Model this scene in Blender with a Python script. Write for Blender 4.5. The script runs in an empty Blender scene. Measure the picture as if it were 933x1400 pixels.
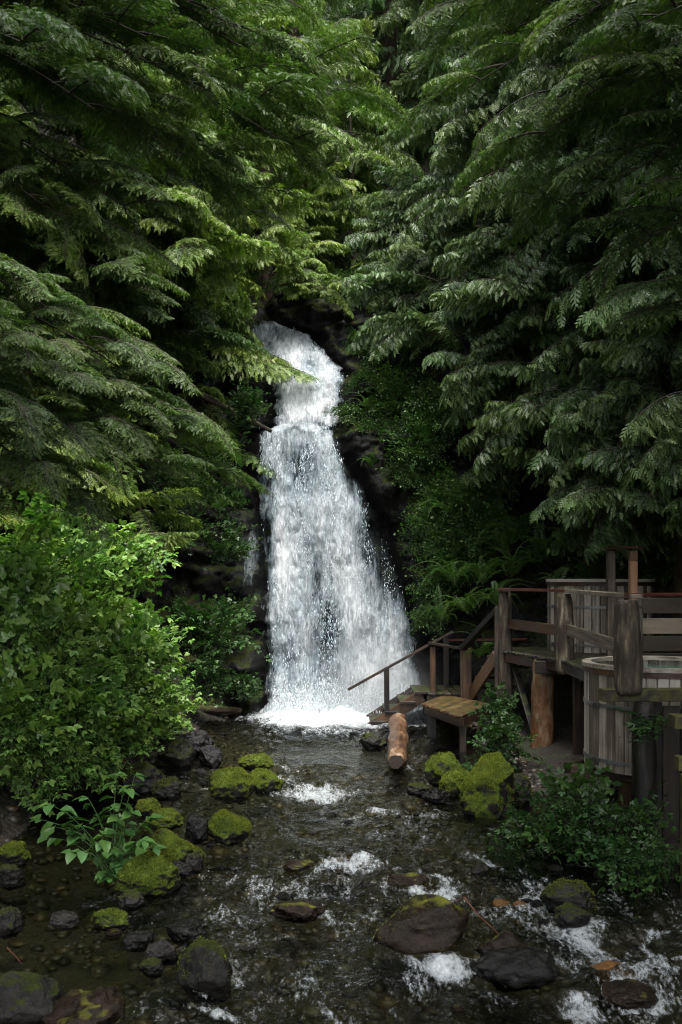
import bpy, bmesh, math, random
import numpy as np
from mathutils import Vector, Matrix

random.seed(7)
RNG = np.random.default_rng(7)
scene = bpy.context.scene
COL = scene.collection
R = math.radians

# ------------------------------------------------------------------ camera
F, CU, HV, CZ = 1361.0, 466.5, 790.0, 2.8        # focal length in photo pixels, centre column, horizon row, eye height
cam_d = bpy.data.cameras.new('camera')
cam = bpy.data.objects.new('camera', cam_d); COL.objects.link(cam)
cam.location = (0, 0, CZ); cam.rotation_euler = (R(90), 0, 0)
cam_d.sensor_fit = 'VERTICAL'; cam_d.sensor_height = 36.0
cam_d.lens = F / 1400 * 36.0
cam_d.shift_y = (HV - 700) / 1400
cam_d.clip_start = 0.1; cam_d.clip_end = 600
cam_d.dof.use_dof = True; cam_d.dof.focus_distance = 17.0; cam_d.dof.aperture_fstop = 5.0
scene.camera = cam

# ------------------------------------------------------------------ sky, sun, exposure
SUN_EL, SUN_AZ = 68.0, 164.0     # azimuth measured from +Y (view direction) towards +X
world = bpy.data.worlds.new('World'); scene.world = world; world.use_nodes = True
wn = world.node_tree; wn.nodes.clear()
sky = wn.nodes.new('ShaderNodeTexSky'); sky.sky_type = 'NISHITA'; sky.sun_disc = False
sky.sun_elevation = R(SUN_EL); sky.sun_rotation = R(SUN_AZ); sky.dust_density = 4.0; sky.air_density = 1.0
hs = wn.nodes.new('ShaderNodeHueSaturation'); hs.inputs['Saturation'].default_value = 0.42
bgn = wn.nodes.new('ShaderNodeBackground'); bgn.inputs['Strength'].default_value = 0.13
wo = wn.nodes.new('ShaderNodeOutputWorld')
wn.links.new(sky.outputs[0], hs.inputs['Color']); wn.links.new(hs.outputs[0], bgn.inputs['Color'])
wn.links.new(bgn.outputs[0], wo.inputs['Surface'])
sun_d = bpy.data.lights.new('sun', 'SUN'); sun_d.energy = 1.5; sun_d.angle = R(30); sun_d.color = (1.0, 0.985, 0.95)
sun = bpy.data.objects.new('sun', sun_d); COL.objects.link(sun)
_sd = Vector((math.sin(R(SUN_AZ)) * math.cos(R(SUN_EL)), math.cos(R(SUN_AZ)) * math.cos(R(SUN_EL)), math.sin(R(SUN_EL))))
sun.rotation_euler = _sd.to_track_quat('Z', 'Y').to_euler()
vs = scene.view_settings
vs.view_transform = 'Standard'; vs.look = 'None'; vs.gamma = 1.0; vs.use_curve_mapping = False
vs.exposure = 2.45

cy = scene.cycles
cy.use_denoising = True; cy.denoising_prefilter = 'NONE'; cy.filter_width = 1.1
cy.max_bounces = 7; cy.diffuse_bounces = 3; cy.glossy_bounces = 3; cy.transmission_bounces = 4; cy.transparent_max_bounces = 24
cy.caustics_reflective = False; cy.caustics_refractive = False
cy.sample_clamp_indirect = 4.0

# ------------------------------------------------------------------ numpy noise
def _h(ix, iy, iz, seed):
    n = (ix * 374761393 + iy * 668265263 + iz * 2147483647 + seed * 144665) & 0xffffffff
    n = ((n ^ (n >> 13)) * 1274126177) & 0xffffffff
    n = ((n ^ (n >> 16)) * 2246822519) & 0xffffffff
    return ((n ^ (n >> 15)) & 0xffff) / 32767.5 - 1.0
def noise(p, seed=0):
    p = np.asarray(p, float); i = np.floor(p).astype(np.int64); f = p - i
    f = f * f * f * (f * (f * 6 - 15) + 10)
    x, y, z = i[..., 0], i[..., 1], i[..., 2]; fx, fy, fz = f[..., 0], f[..., 1], f[..., 2]
    def L(a, b, t): return a + (b - a) * t
    r = []
    for dz in (0, 1):
        a = L(_h(x, y, z + dz, seed), _h(x + 1, y, z + dz, seed), fx)
        b = L(_h(x, y + 1, z + dz, seed), _h(x + 1, y + 1, z + dz, seed), fx)
        r.append(L(a, b, fy))
    return L(r[0], r[1], fz)
def fbm(p, oct=4, seed=0, gain=0.5):
    p = np.asarray(p, float); s = 0; a = 1
    for k in range(oct):
        s = s + a * noise(p * 2 ** k + k * 17.3, seed + k); a *= gain
    return s
def P3(x, y, z): return np.stack(np.broadcast_arrays(x, y, z), -1)

# ------------------------------------------------------------------ layout of the place
def wl(y): return np.minimum(0.0, -0.04 * (17.0 - np.asarray(y, float)))       # stream level falls gently towards the viewer
def at(u, v, d): return Vector(((u - CU) / F * d, d, CZ + (HV - v) / F * d))
def onwater(u, v):
    k = (v - HV) / F
    d = CZ / k
    if d < 17: d = (CZ + 0.68) / (k + 0.04)
    return Vector(((u - CU) / F * d, d, float(wl(d))))
XL = ([-20, 0, 6, 8, 12, 16, 19, 21, 23, 26, 60, 160], [-6, -5.6, -5.0, -4.6, -3.8, -3.0, -2.7, -2.3, -1.7, -1.6, -1.6, -1.6])
XR = ([-20, 0, 6, 9, 12, 14, 17, 19, 21, 23, 26, 60, 160], [5, 4.6, 4.2, 3.5, 3.1, 2.7, 2.5, 2.2, 1.8, 0.7, 0.4, 0.4, 0.4])
GW = ([-20, 0, 17, 18.5, 21, 160], [2.6, 2.6, 2.3, 0.9, 0.1, 0.1])
VY = ([-20, 22.6, 23.3, 24.4, 26.2, 60, 100, 160], [0, 0, 5.0, 7.0, 8.8, 32, 60, 80])
def H(x, y):
    x = np.asarray(x, float); y = np.asarray(y, float)
    xl = np.interp(y, *XL) + 0.25 * noise(P3(0, y * 0.7, 3)); xr = np.interp(y, *XR) + 0.25 * noise(P3(5, y * 0.7, 3))
    w = wl(y) + np.interp(y, *VY)
    dl = np.maximum(xl - x, 0); dr = np.maximum(x - xr, 0); gw = np.interp(y, *GW)
    left = np.interp(dl, [0, 0.35, 2.0, 6, 40, 200], [0, 0.25, 2.9, 6.5, 26, 60])
    drs = np.maximum(dr - gw, 0)
    right = np.minimum(dr, gw) * 0.18 + np.interp(drs, [0, 2.5, 40, 200], [0, 3.2, 28, 60])
    inside = np.minimum(x - xl, xr - x)
    bed = -0.38 * np.clip(inside / 0.9, 0, 1)
    bump = 0.10 * fbm(P3(x * 0.9, y * 0.9, 0), 3, 5) + 0.05 * fbm(P3(x * 3.1, y * 3.1, 0), 2, 9)
    slope = np.clip((dl + drs) / 2, 0, 1)
    return w + left + right + bed + bump * (0.5 + 2.2 * slope)
def Hs(x, y): return float(H(np.array([x]), np.array([y]))[0])

# ------------------------------------------------------------------ object helpers
def tag(o, label=None, cat=None, group=None, kind=None):
    if label: o['label'] = label
    if cat: o['category'] = cat
    if group: o['group'] = group
    if kind: o['kind'] = kind
    return o
def mesh_from(name, verts, faces, mats, midx=None, smooth=False, attrs=None, uv=None):
    me = bpy.data.meshes.new(name)
    verts = np.asarray(verts, np.float32)
    if isinstance(faces, np.ndarray):
        n, k = faces.shape
        me.vertices.add(len(verts)); me.vertices.foreach_set('co', verts.ravel())
        me.loops.add(n * k); me.loops.foreach_set('vertex_index', faces.astype(np.int32).ravel())
        me.polygons.add(n); me.polygons.foreach_set('loop_start', np.arange(0, n * k, k, dtype=np.int32))
        me.polygons.foreach_set('loop_total', np.full(n, k, np.int32))
        me.update(calc_edges=True)
    else:
        me.from_pydata(verts.tolist(), [], faces)
    for m in mats: me.materials.append(m)
    if midx is not None: me.polygons.foreach_set('material_index', np.asarray(midx, np.int32))
    if smooth is not False:
        sm = np.ones(len(me.polygons), bool) if smooth is True else np.asarray(smooth, bool)
        me.polygons.foreach_set('use_smooth', sm)
    for k, a in (attrs or {}).items():
        at_ = me.attributes.new(k, 'FLOAT', 'POINT'); at_.data.foreach_set('value', np.asarray(a, np.float32))
    if uv is not None:
        l = me.uv_layers.new(name='UVMap'); vi = np.empty(len(me.loops), np.int32); me.loops.foreach_get('vertex_index', vi)
        l.data.foreach_set('uv', np.asarray(uv, np.float32)[vi].ravel())
    me.update()
    return me
def link(name, me, parent=None, M=None):
    o = bpy.data.objects.new(name, me); COL.objects.link(o)
    if parent is not None:
        o.parent = parent
        base = parent['_o'] if '_o' in parent.keys() else tuple(parent.location)
        if M is not None: o.matrix_basis = Matrix.Translation(-Vector(ORG[parent.name])) @ M
    elif M is not None: o.matrix_basis = M
    ORG[o.name] = tuple((M if M is not None else Matrix()).translation) if parent is None else ORG[parent.name]
    return o
ORG = {}
def empty(name, loc):
    o = bpy.data.objects.new(name, None); COL.objects.link(o); o.location = loc
    o.empty_display_size = 0.2; ORG[o.name] = tuple(loc); return o
def frame(p, x, up=(0, 0, 1), roll=0.0, s=(1, 1, 1)):
    x = Vector(x).normalized(); up = Vector(up)
    if abs(x.dot(up)) > 0.98: up = Vector((0, 1, 0))
    y = up.cross(x).normalized(); z = x.cross(y)
    M = Matrix((x, y, z)).transposed()
    if roll: M = M @ Matrix.Rotation(roll, 3, 'X')
    M = M @ Matrix.Diagonal(Vector(s))
    M = M.to_4x4(); M.translation = Vector(p); return M
def grid_faces(nr, nc, off=0):
    i, j = np.meshgrid(np.arange(nr - 1), np.arange(nc - 1), indexing='ij')
    a = (i * nc + j).ravel() + off
    return np.stack([a, a + 1, a + nc + 1, a + nc], 1)
def tube(pts, rads, n=8, cap=True):
    pts = np.asarray(pts, float); rads = np.asarray(rads, float)
    t = np.gradient(pts, axis=0); t /= np.linalg.norm(t, axis=1, keepdims=True) + 1e-9
    up = np.array([0, 0, 1.0]) if abs(t[:, 2]).mean() < 0.8 else np.array([0, 1.0, 0])
    s = np.cross(t, up); s /= np.linalg.norm(s, axis=1, keepdims=True) + 1e-9
    b = np.cross(s, t); a = np.linspace(0, 2 * np.pi, n, endpoint=False)
    v = pts[:, None] + rads[:, None, None] * (np.cos(a)[None, :, None] * s[:, None] + np.sin(a)[None, :, None] * b[:, None])
    v = v.reshape(-1, 3); f = []
    for i in range(len(pts) - 1):
        for j in range(n):
            f.append((i * n + j, i * n + (j + 1) % n, (i + 1) * n + (j + 1) % n, (i + 1) * n + j))
    f = np.array(f)
    return v, f

# ------------------------------------------------------------------ materials
def newmat(name):
    m = bpy.data.materials.new(name); m.use_nodes = True; nt = m.node_tree; nt.nodes.clear()
    return m, nt, nt.nodes, nt.links
def node(nt, t, **kw):
    n = nt.nodes.new(t)
    for k, v in kw.items():
        if k in n.inputs: n.inputs[k].default_value = v
        else: setattr(n, k, v)
    return n
def ramp(nt, stops, src=None):
    n = nt.nodes.new('ShaderNodeValToRGB'); e = n.color_ramp.elements
    while len(e) < len(stops): e.new(0.5)
    for i, (p, c) in enumerate(stops):
        e[i].position = p; e[i].color = (c, c, c, 1) if isinstance(c, (int, float)) else (*c, 1)
    if src is not None: nt.links.new(src, n.inputs[0])
    return n
def math_n(nt, op, a, b=None, clamp=False):
    n = nt.nodes.new('ShaderNodeMath'); n.operation = op; n.use_clamp = clamp
    for i, s in enumerate((a, b)):
        if s is None: continue
        if isinstance(s, (int, float)): n.inputs[i].default_value = s
        else: nt.links.new(s, n.inputs[i])
    return n.outputs[0]
def mixcol(nt, fac, a, b, mode='MIX'):
    n = nt.nodes.new('ShaderNodeMix'); n.data_type = 'RGBA'; n.blend_type = mode
    for i, s in ((0, fac), (6, a), (7, b)):
        if isinstance(s, (int, float)): n.inputs[i].default_value = s
        elif isinstance(s, tuple): n.inputs[i].default_value = (*s, 1)
        else: nt.links.new(s, n.inputs[i])
    return n.outputs[2]
def noise_n(nt, scale, vec=None, detail=4, rough=0.55, dim='3D'):
    n = nt.nodes.new('ShaderNodeTexNoise'); n.inputs['Scale'].default_value = scale
    n.inputs['Detail'].default_value = detail; n.inputs['Roughness'].default_value = rough
    if vec is not None: nt.links.new(vec, n.inputs['Vector'])
    return n.outputs['Fac']
def coords(nt, which='Object', scale=(1, 1, 1), rnd=False):
    tc = nt.nodes.new('ShaderNodeTexCoord'); mp = nt.nodes.new('ShaderNodeMapping'); mp.inputs['Scale'].default_value = scale
    nt.links.new(tc.outputs[which], mp.inputs['Vector'])
    if rnd:
        oi = nt.nodes.new('ShaderNodeObjectInfo'); mu = math_n(nt, 'MULTIPLY', oi.outputs['Random'], 40.0)
        cx = nt.nodes.new('ShaderNodeCombineXYZ')
        for i in range(3): nt.links.new(mu, cx.inputs[i])
        nt.links.new(cx.outputs[0], mp.inputs['Location'])
    return mp.outputs[0]
def finish(nt, shader):
    o = nt.nodes.new('ShaderNodeOutputMaterial'); nt.links.new(shader, o.inputs['Surface'])
def bump(nt, height, strength, dist):
    b = nt.nodes.new('ShaderNodeBump'); b.inputs['Strength'].default_value = strength; b.inputs['Distance'].default_value = dist
    nt.links.new(height, b.inputs['Height']); return b.outputs[0]

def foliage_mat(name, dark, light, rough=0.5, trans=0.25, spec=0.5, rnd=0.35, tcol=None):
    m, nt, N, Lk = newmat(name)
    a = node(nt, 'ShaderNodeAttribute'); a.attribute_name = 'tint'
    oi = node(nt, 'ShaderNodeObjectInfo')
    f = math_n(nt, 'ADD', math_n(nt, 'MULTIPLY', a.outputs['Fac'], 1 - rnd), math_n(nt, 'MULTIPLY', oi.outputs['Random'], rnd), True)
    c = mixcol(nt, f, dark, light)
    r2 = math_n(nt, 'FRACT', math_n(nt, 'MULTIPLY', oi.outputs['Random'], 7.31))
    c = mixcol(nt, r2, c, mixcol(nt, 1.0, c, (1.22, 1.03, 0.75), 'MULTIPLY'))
    b = node(nt, 'ShaderNodeBsdfPrincipled', Roughness=rough); b.inputs['Specular IOR Level'].default_value = spec
    Lk.new(c, b.inputs['Base Color'])
    t = node(nt, 'ShaderNodeBsdfTranslucent')
    tc = mixcol(nt, 1.0, c, tcol or (1.2, 1.6, 0.6), 'MULTIPLY'); Lk.new(tc, t.inputs['Color'])
    mx = node(nt, 'ShaderNodeMixShader'); mx.inputs[0].default_value = trans
    Lk.new(b.outputs[0], mx.inputs[1]); Lk.new(t.outputs[0], mx.inputs[2]); finish(nt, mx.outputs[0])
    return m
def wood_mat(name, stops, rough=0.75, grain=(1.2, 26, 26), moss=0.0, rnd=0.5, bmp=0.004, mosscol=(0.05, 0.06, 0.012), spec=0.4):
    m, nt, N, Lk = newmat(name)
    v = coords(nt, 'Object', grain, True)
    n1 = noise_n(nt, 1.0, v, 6, 0.65)
    v2 = coords(nt, 'Object', (1.3, 2.2, 2.2), True); n2 = noise_n(nt, 1.6, v2, 3)
    oi = node(nt, 'ShaderNodeObjectInfo')
    f = math_n(nt, 'ADD', math_n(nt, 'MULTIPLY', n1, 0.6), math_n(nt, 'MULTIPLY', n2, 0.4))
    f = math_n(nt, 'ADD', f, math_n(nt, 'MULTIPLY', math_n(nt, 'SUBTRACT', oi.outputs['Random'], 0.5), rnd * 0.5))
    f = math_n(nt, 'ADD', math_n(nt, 'MULTIPLY', math_n(nt, 'SUBTRACT', f, 0.5), 2.1), 0.5, True)
    c = ramp(nt, stops, f).outputs[0]
    if moss:
        g = node(nt, 'ShaderNodeNewGeometry'); sx = node(nt, 'ShaderNodeSeparateXYZ'); Lk.new(g.outputs['Normal'], sx.inputs[0])
        n3 = noise_n(nt, 5, coords(nt, 'Object', (1, 1, 1), True), 5)
        mf = math_n(nt, 'ADD', math_n(nt, 'MULTIPLY', sx.outputs[2], 0.22), n3)
        mf = ramp(nt, [(0.72 - moss * 0.4, 0.0), (0.86 - moss * 0.4, 1.0)], mf).outputs[0]
        c = mixcol(nt, mf, c, mosscol)
    b = node(nt, 'ShaderNodeBsdfPrincipled', Roughness=rough); b.inputs['Specular IOR Level'].default_value = spec
    Lk.new(c, b.inputs['Base Color'])
    rr = ramp(nt, [(0.3, rough - 0.2), (0.7, rough + 0.1)], n2); Lk.new(rr.outputs[0], b.inputs['Roughness'])
    Lk.new(bump(nt, n1, 0.8, bmp), b.inputs['Normal']); finish(nt, b.outputs[0])
    return m
def rock_mat(name, c0, c1, moss=0.0, spec=0.16, mosscols=((0.045, 0.055, 0.008), (0.15, 0.15, 0.018)), wet=0.35):
    """moss: 0 bare .. 1 thickly grown over"""
    m, nt, N, Lk = newmat(name)
    v = coords(nt, 'Object', (1, 1, 1), True)
    n1 = noise_n(nt, 3.0, v, 10, 0.66); n2 = noise_n(nt, 26, v, 8, 0.75)
    c = mixcol(nt, ramp(nt, [(0.3, 0.0), (0.7, 1.0)], n1).outputs[0], c0, c1)
    c = mixcol(nt, ramp(nt, [(0.35, 0.55), (0.65, 0.0)], n2).outputs[0], c, tuple(q * 0.35 for q in c0))
    lich = ramp(nt, [(0.66, 0.0), (0.72, 0.6)], noise_n(nt, 14, v, 3)).outputs[0]
    c = mixcol(nt, lich, c, tuple(min(1, q * 2.2) for q in c1))
    rough = ramp(nt, [(0.3, wet), (0.75, wet + 0.35)], n1).outputs[0]
    h = math_n(nt, 'ADD', n1, math_n(nt, 'MULTIPLY', n2, 0.5))
    b = node(nt, 'ShaderNodeBsdfPrincipled'); b.inputs['Specular IOR Level'].default_value = spec
    if moss:
        g = node(nt, 'ShaderNodeNewGeometry'); sx = node(nt, 'ShaderNodeSeparateXYZ'); Lk.new(g.outputs['Normal'], sx.inputs[0])
        n3 = noise_n(nt, 4.5, v, 5)
        mf = math_n(nt, 'ADD', math_n(nt, 'MULTIPLY', sx.outputs[2], 0.35), math_n(nt, 'MULTIPLY', n3, 0.75))
        mf = ramp(nt, [(0.75 - moss * 0.5, 0.0), (0.85 - moss * 0.5, 1.0)], mf).outputs[0]
        n4 = noise_n(nt, 42, v, 5, 0.7); n5 = noise_n(nt, 6, v, 3)
        mc = mixcol(nt, ramp(nt, [(0.3, 0.0), (0.7, 1.0)], math_n(nt, 'ADD', math_n(nt, 'MULTIPLY', n4, 0.5), math_n(nt, 'MULTIPLY', n5, 0.5))).outputs[0], *mosscols)
        c = mixcol(nt, mf, c, mc); rough = mixcol(nt, mf, rough, (0.95, 0.95, 0.95))
        h = math_n(nt, 'ADD', h, math_n(nt, 'MULTIPLY', math_n(nt, 'MULTIPLY', n4, mf), 0.8))
    Lk.new(c, b.inputs['Base Color']); Lk.new(rough, b.inputs['Roughness'])
    Lk.new(bump(nt, h, 0.9, 0.03), b.inputs['Normal']); finish(nt, b.outputs[0])
    return m

M = {}
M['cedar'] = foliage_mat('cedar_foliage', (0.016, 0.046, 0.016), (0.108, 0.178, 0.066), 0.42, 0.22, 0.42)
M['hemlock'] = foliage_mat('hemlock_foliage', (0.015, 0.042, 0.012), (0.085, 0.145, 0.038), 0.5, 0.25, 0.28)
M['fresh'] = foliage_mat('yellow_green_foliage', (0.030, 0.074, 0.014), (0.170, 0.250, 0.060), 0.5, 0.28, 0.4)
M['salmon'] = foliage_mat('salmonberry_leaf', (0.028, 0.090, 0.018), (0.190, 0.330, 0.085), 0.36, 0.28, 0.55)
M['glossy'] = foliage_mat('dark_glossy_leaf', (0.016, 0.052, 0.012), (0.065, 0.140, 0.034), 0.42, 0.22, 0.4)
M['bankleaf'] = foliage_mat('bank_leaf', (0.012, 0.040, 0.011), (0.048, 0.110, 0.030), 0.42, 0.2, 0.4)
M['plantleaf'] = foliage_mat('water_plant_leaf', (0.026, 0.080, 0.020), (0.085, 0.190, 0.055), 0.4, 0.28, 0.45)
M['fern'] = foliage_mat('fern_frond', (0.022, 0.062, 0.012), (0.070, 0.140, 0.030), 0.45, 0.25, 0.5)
M['mossblade'] = foliage_mat('moss_tuft', (0.022, 0.036, 0.005), (0.165, 0.205, 0.022), 0.8, 0.2, 0.2)
M['redleaf'] = foliage_mat('red_leaf', (0.28, 0.035, 0.012), (0.45, 0.08, 0.02), 0.5, 0.2, 0.4)
M['twig'] = wood_mat('twig_bark', [(0.3, (0.012, 0.009, 0.007)), (0.7, (0.040, 0.028, 0.019))])
M['redtwig'] = wood_mat('red_twig', [(0.3, (0.0585, 0.0158, 0.0063)), (0.7, (0.1260, 0.0405, 0.0180))])
M['bark'] = wood_mat('tree_bark', [(0.25, (0.0150, 0.0102, 0.0072)), (0.75, (0.0720, 0.0450, 0.0300))], 0.9, (0.8, 9, 9), 0.35, 0.3, 0.05)
M['logbark'] = wood_mat('post_bark', [(0.2, (0.0075, 0.0056, 0.0037)), (0.5, (0.0425, 0.0325, 0.0213)), (0.68, (0.1063, 0.0850, 0.0562)), (0.85, (0.2750, 0.2313, 0.1625))], 0.85, (2.5, 16, 16), 0.22, 0.3, 0.03)
M['peeled'] = wood_mat('peeled_log', [(0.15, (0.008, 0.004, 0.002)), (0.38, (0.060, 0.022, 0.008)), (0.58, (0.115, 0.048, 0.017)), (0.8, (0.17, 0.125, 0.075))], 0.55, (4.0, 10, 10), 0.30, 0.3, 0.03, (0.045, 0.055, 0.022))
M['drift'] = wood_mat('driftwood', [(0.15, (0.014, 0.007, 0.004)), (0.42, (0.060, 0.030, 0.015)), (0.66, (0.125, 0.066, 0.032)), (0.88, (0.26, 0.19, 0.125))], 0.5, (3.0, 11, 11), 0, 0.2, 0.03)
M['darkwood'] = wood_mat('dark_damp_board', [(0.2, (0.003, 0.0023, 0.0017)), (0.8, (0.030, 0.021, 0.013))], 0.62, (1.2, 26, 26), 0.1, 0.6)
M['brownwood'] = wood_mat('brown_board', [(0.2, (0.0104, 0.0052, 0.0026)), (0.55, (0.0442, 0.0221, 0.0104)), (0.85, (0.1040, 0.0546, 0.0247))], 0.6, (1.2, 26, 26), 0.12, 0.6)
M['rustwood'] = wood_mat('rust_brown_plank', [(0.2, (0.018, 0.009, 0.003)), (0.55, (0.066, 0.034, 0.011)), (0.85, (0.125, 0.075, 0.026))], 0.65, (1.2, 26, 26), 0.10, 0.6, 0.004, (0.05, 0.048, 0.010))
M['redrail'] = wood_mat('red_brown_rail', [(0.25, (0.0383, 0.0099, 0.0059)), (0.75, (0.1215, 0.0338, 0.0180))], 0.45, (1.2, 26, 26), 0, 0.2)
M['greywood'] = wood_mat('weathered_grey_board', [(0.2, (0.0192, 0.0144, 0.0096)), (0.5, (0.0720, 0.0544, 0.0384)), (0.8, (0.1840, 0.1472, 0.1056))], 0.75, (1.2, 26, 26), 0.05, 0.5)
M['orange'] = wood_mat('fresh_cedar_board', [(0.25, (0.1800, 0.0840, 0.0390)), (0.75, (0.3300, 0.1800, 0.0960))], 0.6, (1.2, 26, 26), 0, 0.2)
M['stave'] = wood_mat('tub_stave', [(0.22, (0.0835, 0.0645, 0.0455)), (0.5, (0.2505, 0.2163, 0.1670)), (0.78, (0.3947, 0.3567, 0.2960))], 0.7, (1.0, 30, 30), 0, 0.75, 0.002)
M['mossbeam'] = wood_mat('mossy_beam', [(0.25, (0.0150, 0.0110, 0.0060)), (0.75, (0.0600, 0.0425, 0.0225))], 0.8, (1.2, 20, 20), 0.75, 0.3, 0.01, (0.065, 0.065, 0.014))
def simple(name, col, rough, metal=0.0):
    m, nt, N, Lk = newmat(name); b = node(nt, 'ShaderNodeBsdfPrincipled', Roughness=rough, Metallic=metal)
    n = noise_n(nt, 18, coords(nt, 'Object', (1, 1, 1), True), 5)
    c = mixcol(nt, n, tuple(q * 0.55 for q in col), tuple(min(1, q * 1.35) for q in col)); Lk.new(c, b.inputs['Base Color'])
    Lk.new(bump(nt, n, 0.4, 0.003), b.inputs['Normal']); finish(nt, b.outputs[0]); return m
M['hoop'] = simple('tub_hoop_metal', (0.20, 0.21, 0.20), 0.42, 0.7)
M['bolt'] = simple('bolt_metal', (0.10, 0.10, 0.10), 0.5, 0.7)
M['rockwet'] = rock_mat('wet_dark_rock', (0.004, 0.0037, 0.0034), (0.016, 0.0150, 0.0135), 0, wet=0.10)
M['rockbrown'] = rock_mat('wet_brown_rock', (0.006, 0.0042, 0.0026), (0.026, 0.017, 0.010), 0.08, wet=0.14)
M['rockgrey'] = rock_mat('grey_stone', (0.012, 0.011, 0.010), (0.040, 0.036, 0.031), 0, wet=0.16)
M['rockamber'] = rock_mat('amber_stone', (0.045, 0.022, 0.007), (0.17, 0.085, 0.028), 0, wet=0.12)
M['rockmoss'] = rock_mat('mossy_rock', (0.012, 0.011, 0.009), (0.04, 0.036, 0.03), 0.88, mosscols=((0.016, 0.028, 0.005), (0.100, 0.132, 0.014)), wet=0.3)
M['rockhalf'] = rock_mat('half_mossy_rock', (0.006, 0.0055, 0.005), (0.022, 0.020, 0.017), 0.34, mosscols=((0.010, 0.014, 0.003), (0.036, 0.044, 0.007)), wet=0.14)
M['cliff'] = rock_mat('cliff_rock', (0.004, 0.004, 0.0038), (0.018, 0.017, 0.015), 0.42, mosscols=((0.010, 0.014, 0.004), (0.036, 0.044, 0.010)), wet=0.32, spec=0.14)

# ground: forest soil, moss and litter on the banks, gravel on the bed
m, nt, N, Lk = newmat('forest_ground')
v = coords(nt, 'Object'); n1 = noise_n(nt, 0.9, v, 6); n2 = noise_n(nt, 14, v, 6, 0.7)
vo = node(nt, 'ShaderNodeTexVoronoi', Scale=11.0); Lk.new(v, vo.inputs['Vector'])
a = node(nt, 'ShaderNodeAttribute'); a.attribute_name = 'bed'
soil = mixcol(nt, n2, (0.005, 0.004, 0.003), (0.030, 0.020, 0.012))
soil = mixcol(nt, ramp(nt, [(0.5, 0.0), (0.62, 0.8)], n1).outputs[0], soil, (0.028, 0.040, 0.010))
peb = ramp(nt, [(0.0, (0.015, 0.011, 0.007)), (0.4, (0.045, 0.033, 0.020)), (0.75, (0.028, 0.024, 0.019)), (1.0, (0.075, 0.055, 0.034))])
sc_ = node(nt, 'ShaderNodeSeparateColor'); Lk.new(vo.outputs['Color'], sc_.inputs[0]); Lk.new(sc_.outputs[0], peb.inputs[0])
pebc = mixcol(nt, 0.6, peb.outputs[0], mixcol(nt, n2, (0.015, 0.012, 0.008), (0.045, 0.034, 0.021)))
c = mixcol(nt, a.outputs['Fac'], soil, pebc)
b = node(nt, 'ShaderNodeBsdfPrincipled', Roughness=0.8); Lk.new(c, b.inputs['Base Color'])
hgt = math_n(nt, 'SUBTRACT', n2, math_n(nt, 'MULTIPLY', vo.outputs['Distance'], 0.8))
Lk.new(bump(nt, hgt, 1.0, 0.05), b.inputs['Normal']); finish(nt, b.outputs[0]); M['ground'] = m

# stream water: clear, fresnel reflecting, white where it is aerated and in painted glints
m, nt, N, Lk = newmat('stream_water')
v = coords(nt, 'Object', (1.0, 0.75, 1.0))
n1 = noise_n(nt, 4.2, v, 4, 0.55); n2 = noise_n(nt, 13.0, v, 3, 0.5)
hgt = math_n(nt, 'ADD', n1, math_n(nt, 'MULTIPLY', n2, 0.30))
ar = node(nt, 'ShaderNodeAttribute'); ar.attribute_name = 'rough'
bd = node(nt, 'ShaderNodeBump'); bd.inputs['Distance'].default_value = 0.15; Lk.new(hgt, bd.inputs['Height'])
Lk.new(math_n(nt, 'ADD', math_n(nt, 'MULTIPLY', ar.outputs['Fac'], 0.75), 0.22), bd.inputs['Strength'])
fr = node(nt, 'ShaderNodeFresnel', IOR=1.33); Lk.new(bd.outputs[0], fr.inputs['Normal'])
gl = node(nt, 'ShaderNodeBsdfGlossy', Roughness=0.15); Lk.new(bd.outputs[0], gl.inputs['Normal'])
tr = node(nt, 'ShaderNodeBsdfTransparent'); tr.inputs['Color'].default_value = (0.55, 0.58, 0.44, 1)
w1 = node(nt, 'ShaderNodeMixShader'); Lk.new(fr.outputs[0], w1.inputs[0]); Lk.new(tr.outputs[0], w1.inputs[1]); Lk.new(gl.outputs[0], w1.inputs[2])
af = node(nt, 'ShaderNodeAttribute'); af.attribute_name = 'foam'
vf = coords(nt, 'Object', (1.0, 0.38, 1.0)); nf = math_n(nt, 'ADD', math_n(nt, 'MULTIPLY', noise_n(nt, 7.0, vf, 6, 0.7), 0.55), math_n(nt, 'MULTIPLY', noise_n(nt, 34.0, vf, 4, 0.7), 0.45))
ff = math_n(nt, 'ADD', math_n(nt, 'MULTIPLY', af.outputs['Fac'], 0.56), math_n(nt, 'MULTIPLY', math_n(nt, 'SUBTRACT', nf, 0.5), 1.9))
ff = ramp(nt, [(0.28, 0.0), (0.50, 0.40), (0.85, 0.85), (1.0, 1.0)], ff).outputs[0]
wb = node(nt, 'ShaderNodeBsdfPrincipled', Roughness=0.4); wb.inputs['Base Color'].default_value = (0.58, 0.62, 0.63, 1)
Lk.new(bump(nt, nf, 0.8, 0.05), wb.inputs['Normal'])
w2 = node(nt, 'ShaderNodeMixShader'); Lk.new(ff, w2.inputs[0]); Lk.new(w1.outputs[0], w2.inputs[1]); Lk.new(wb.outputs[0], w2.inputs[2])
finish(nt, w2.outputs[0]); M['water'] = m

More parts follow.
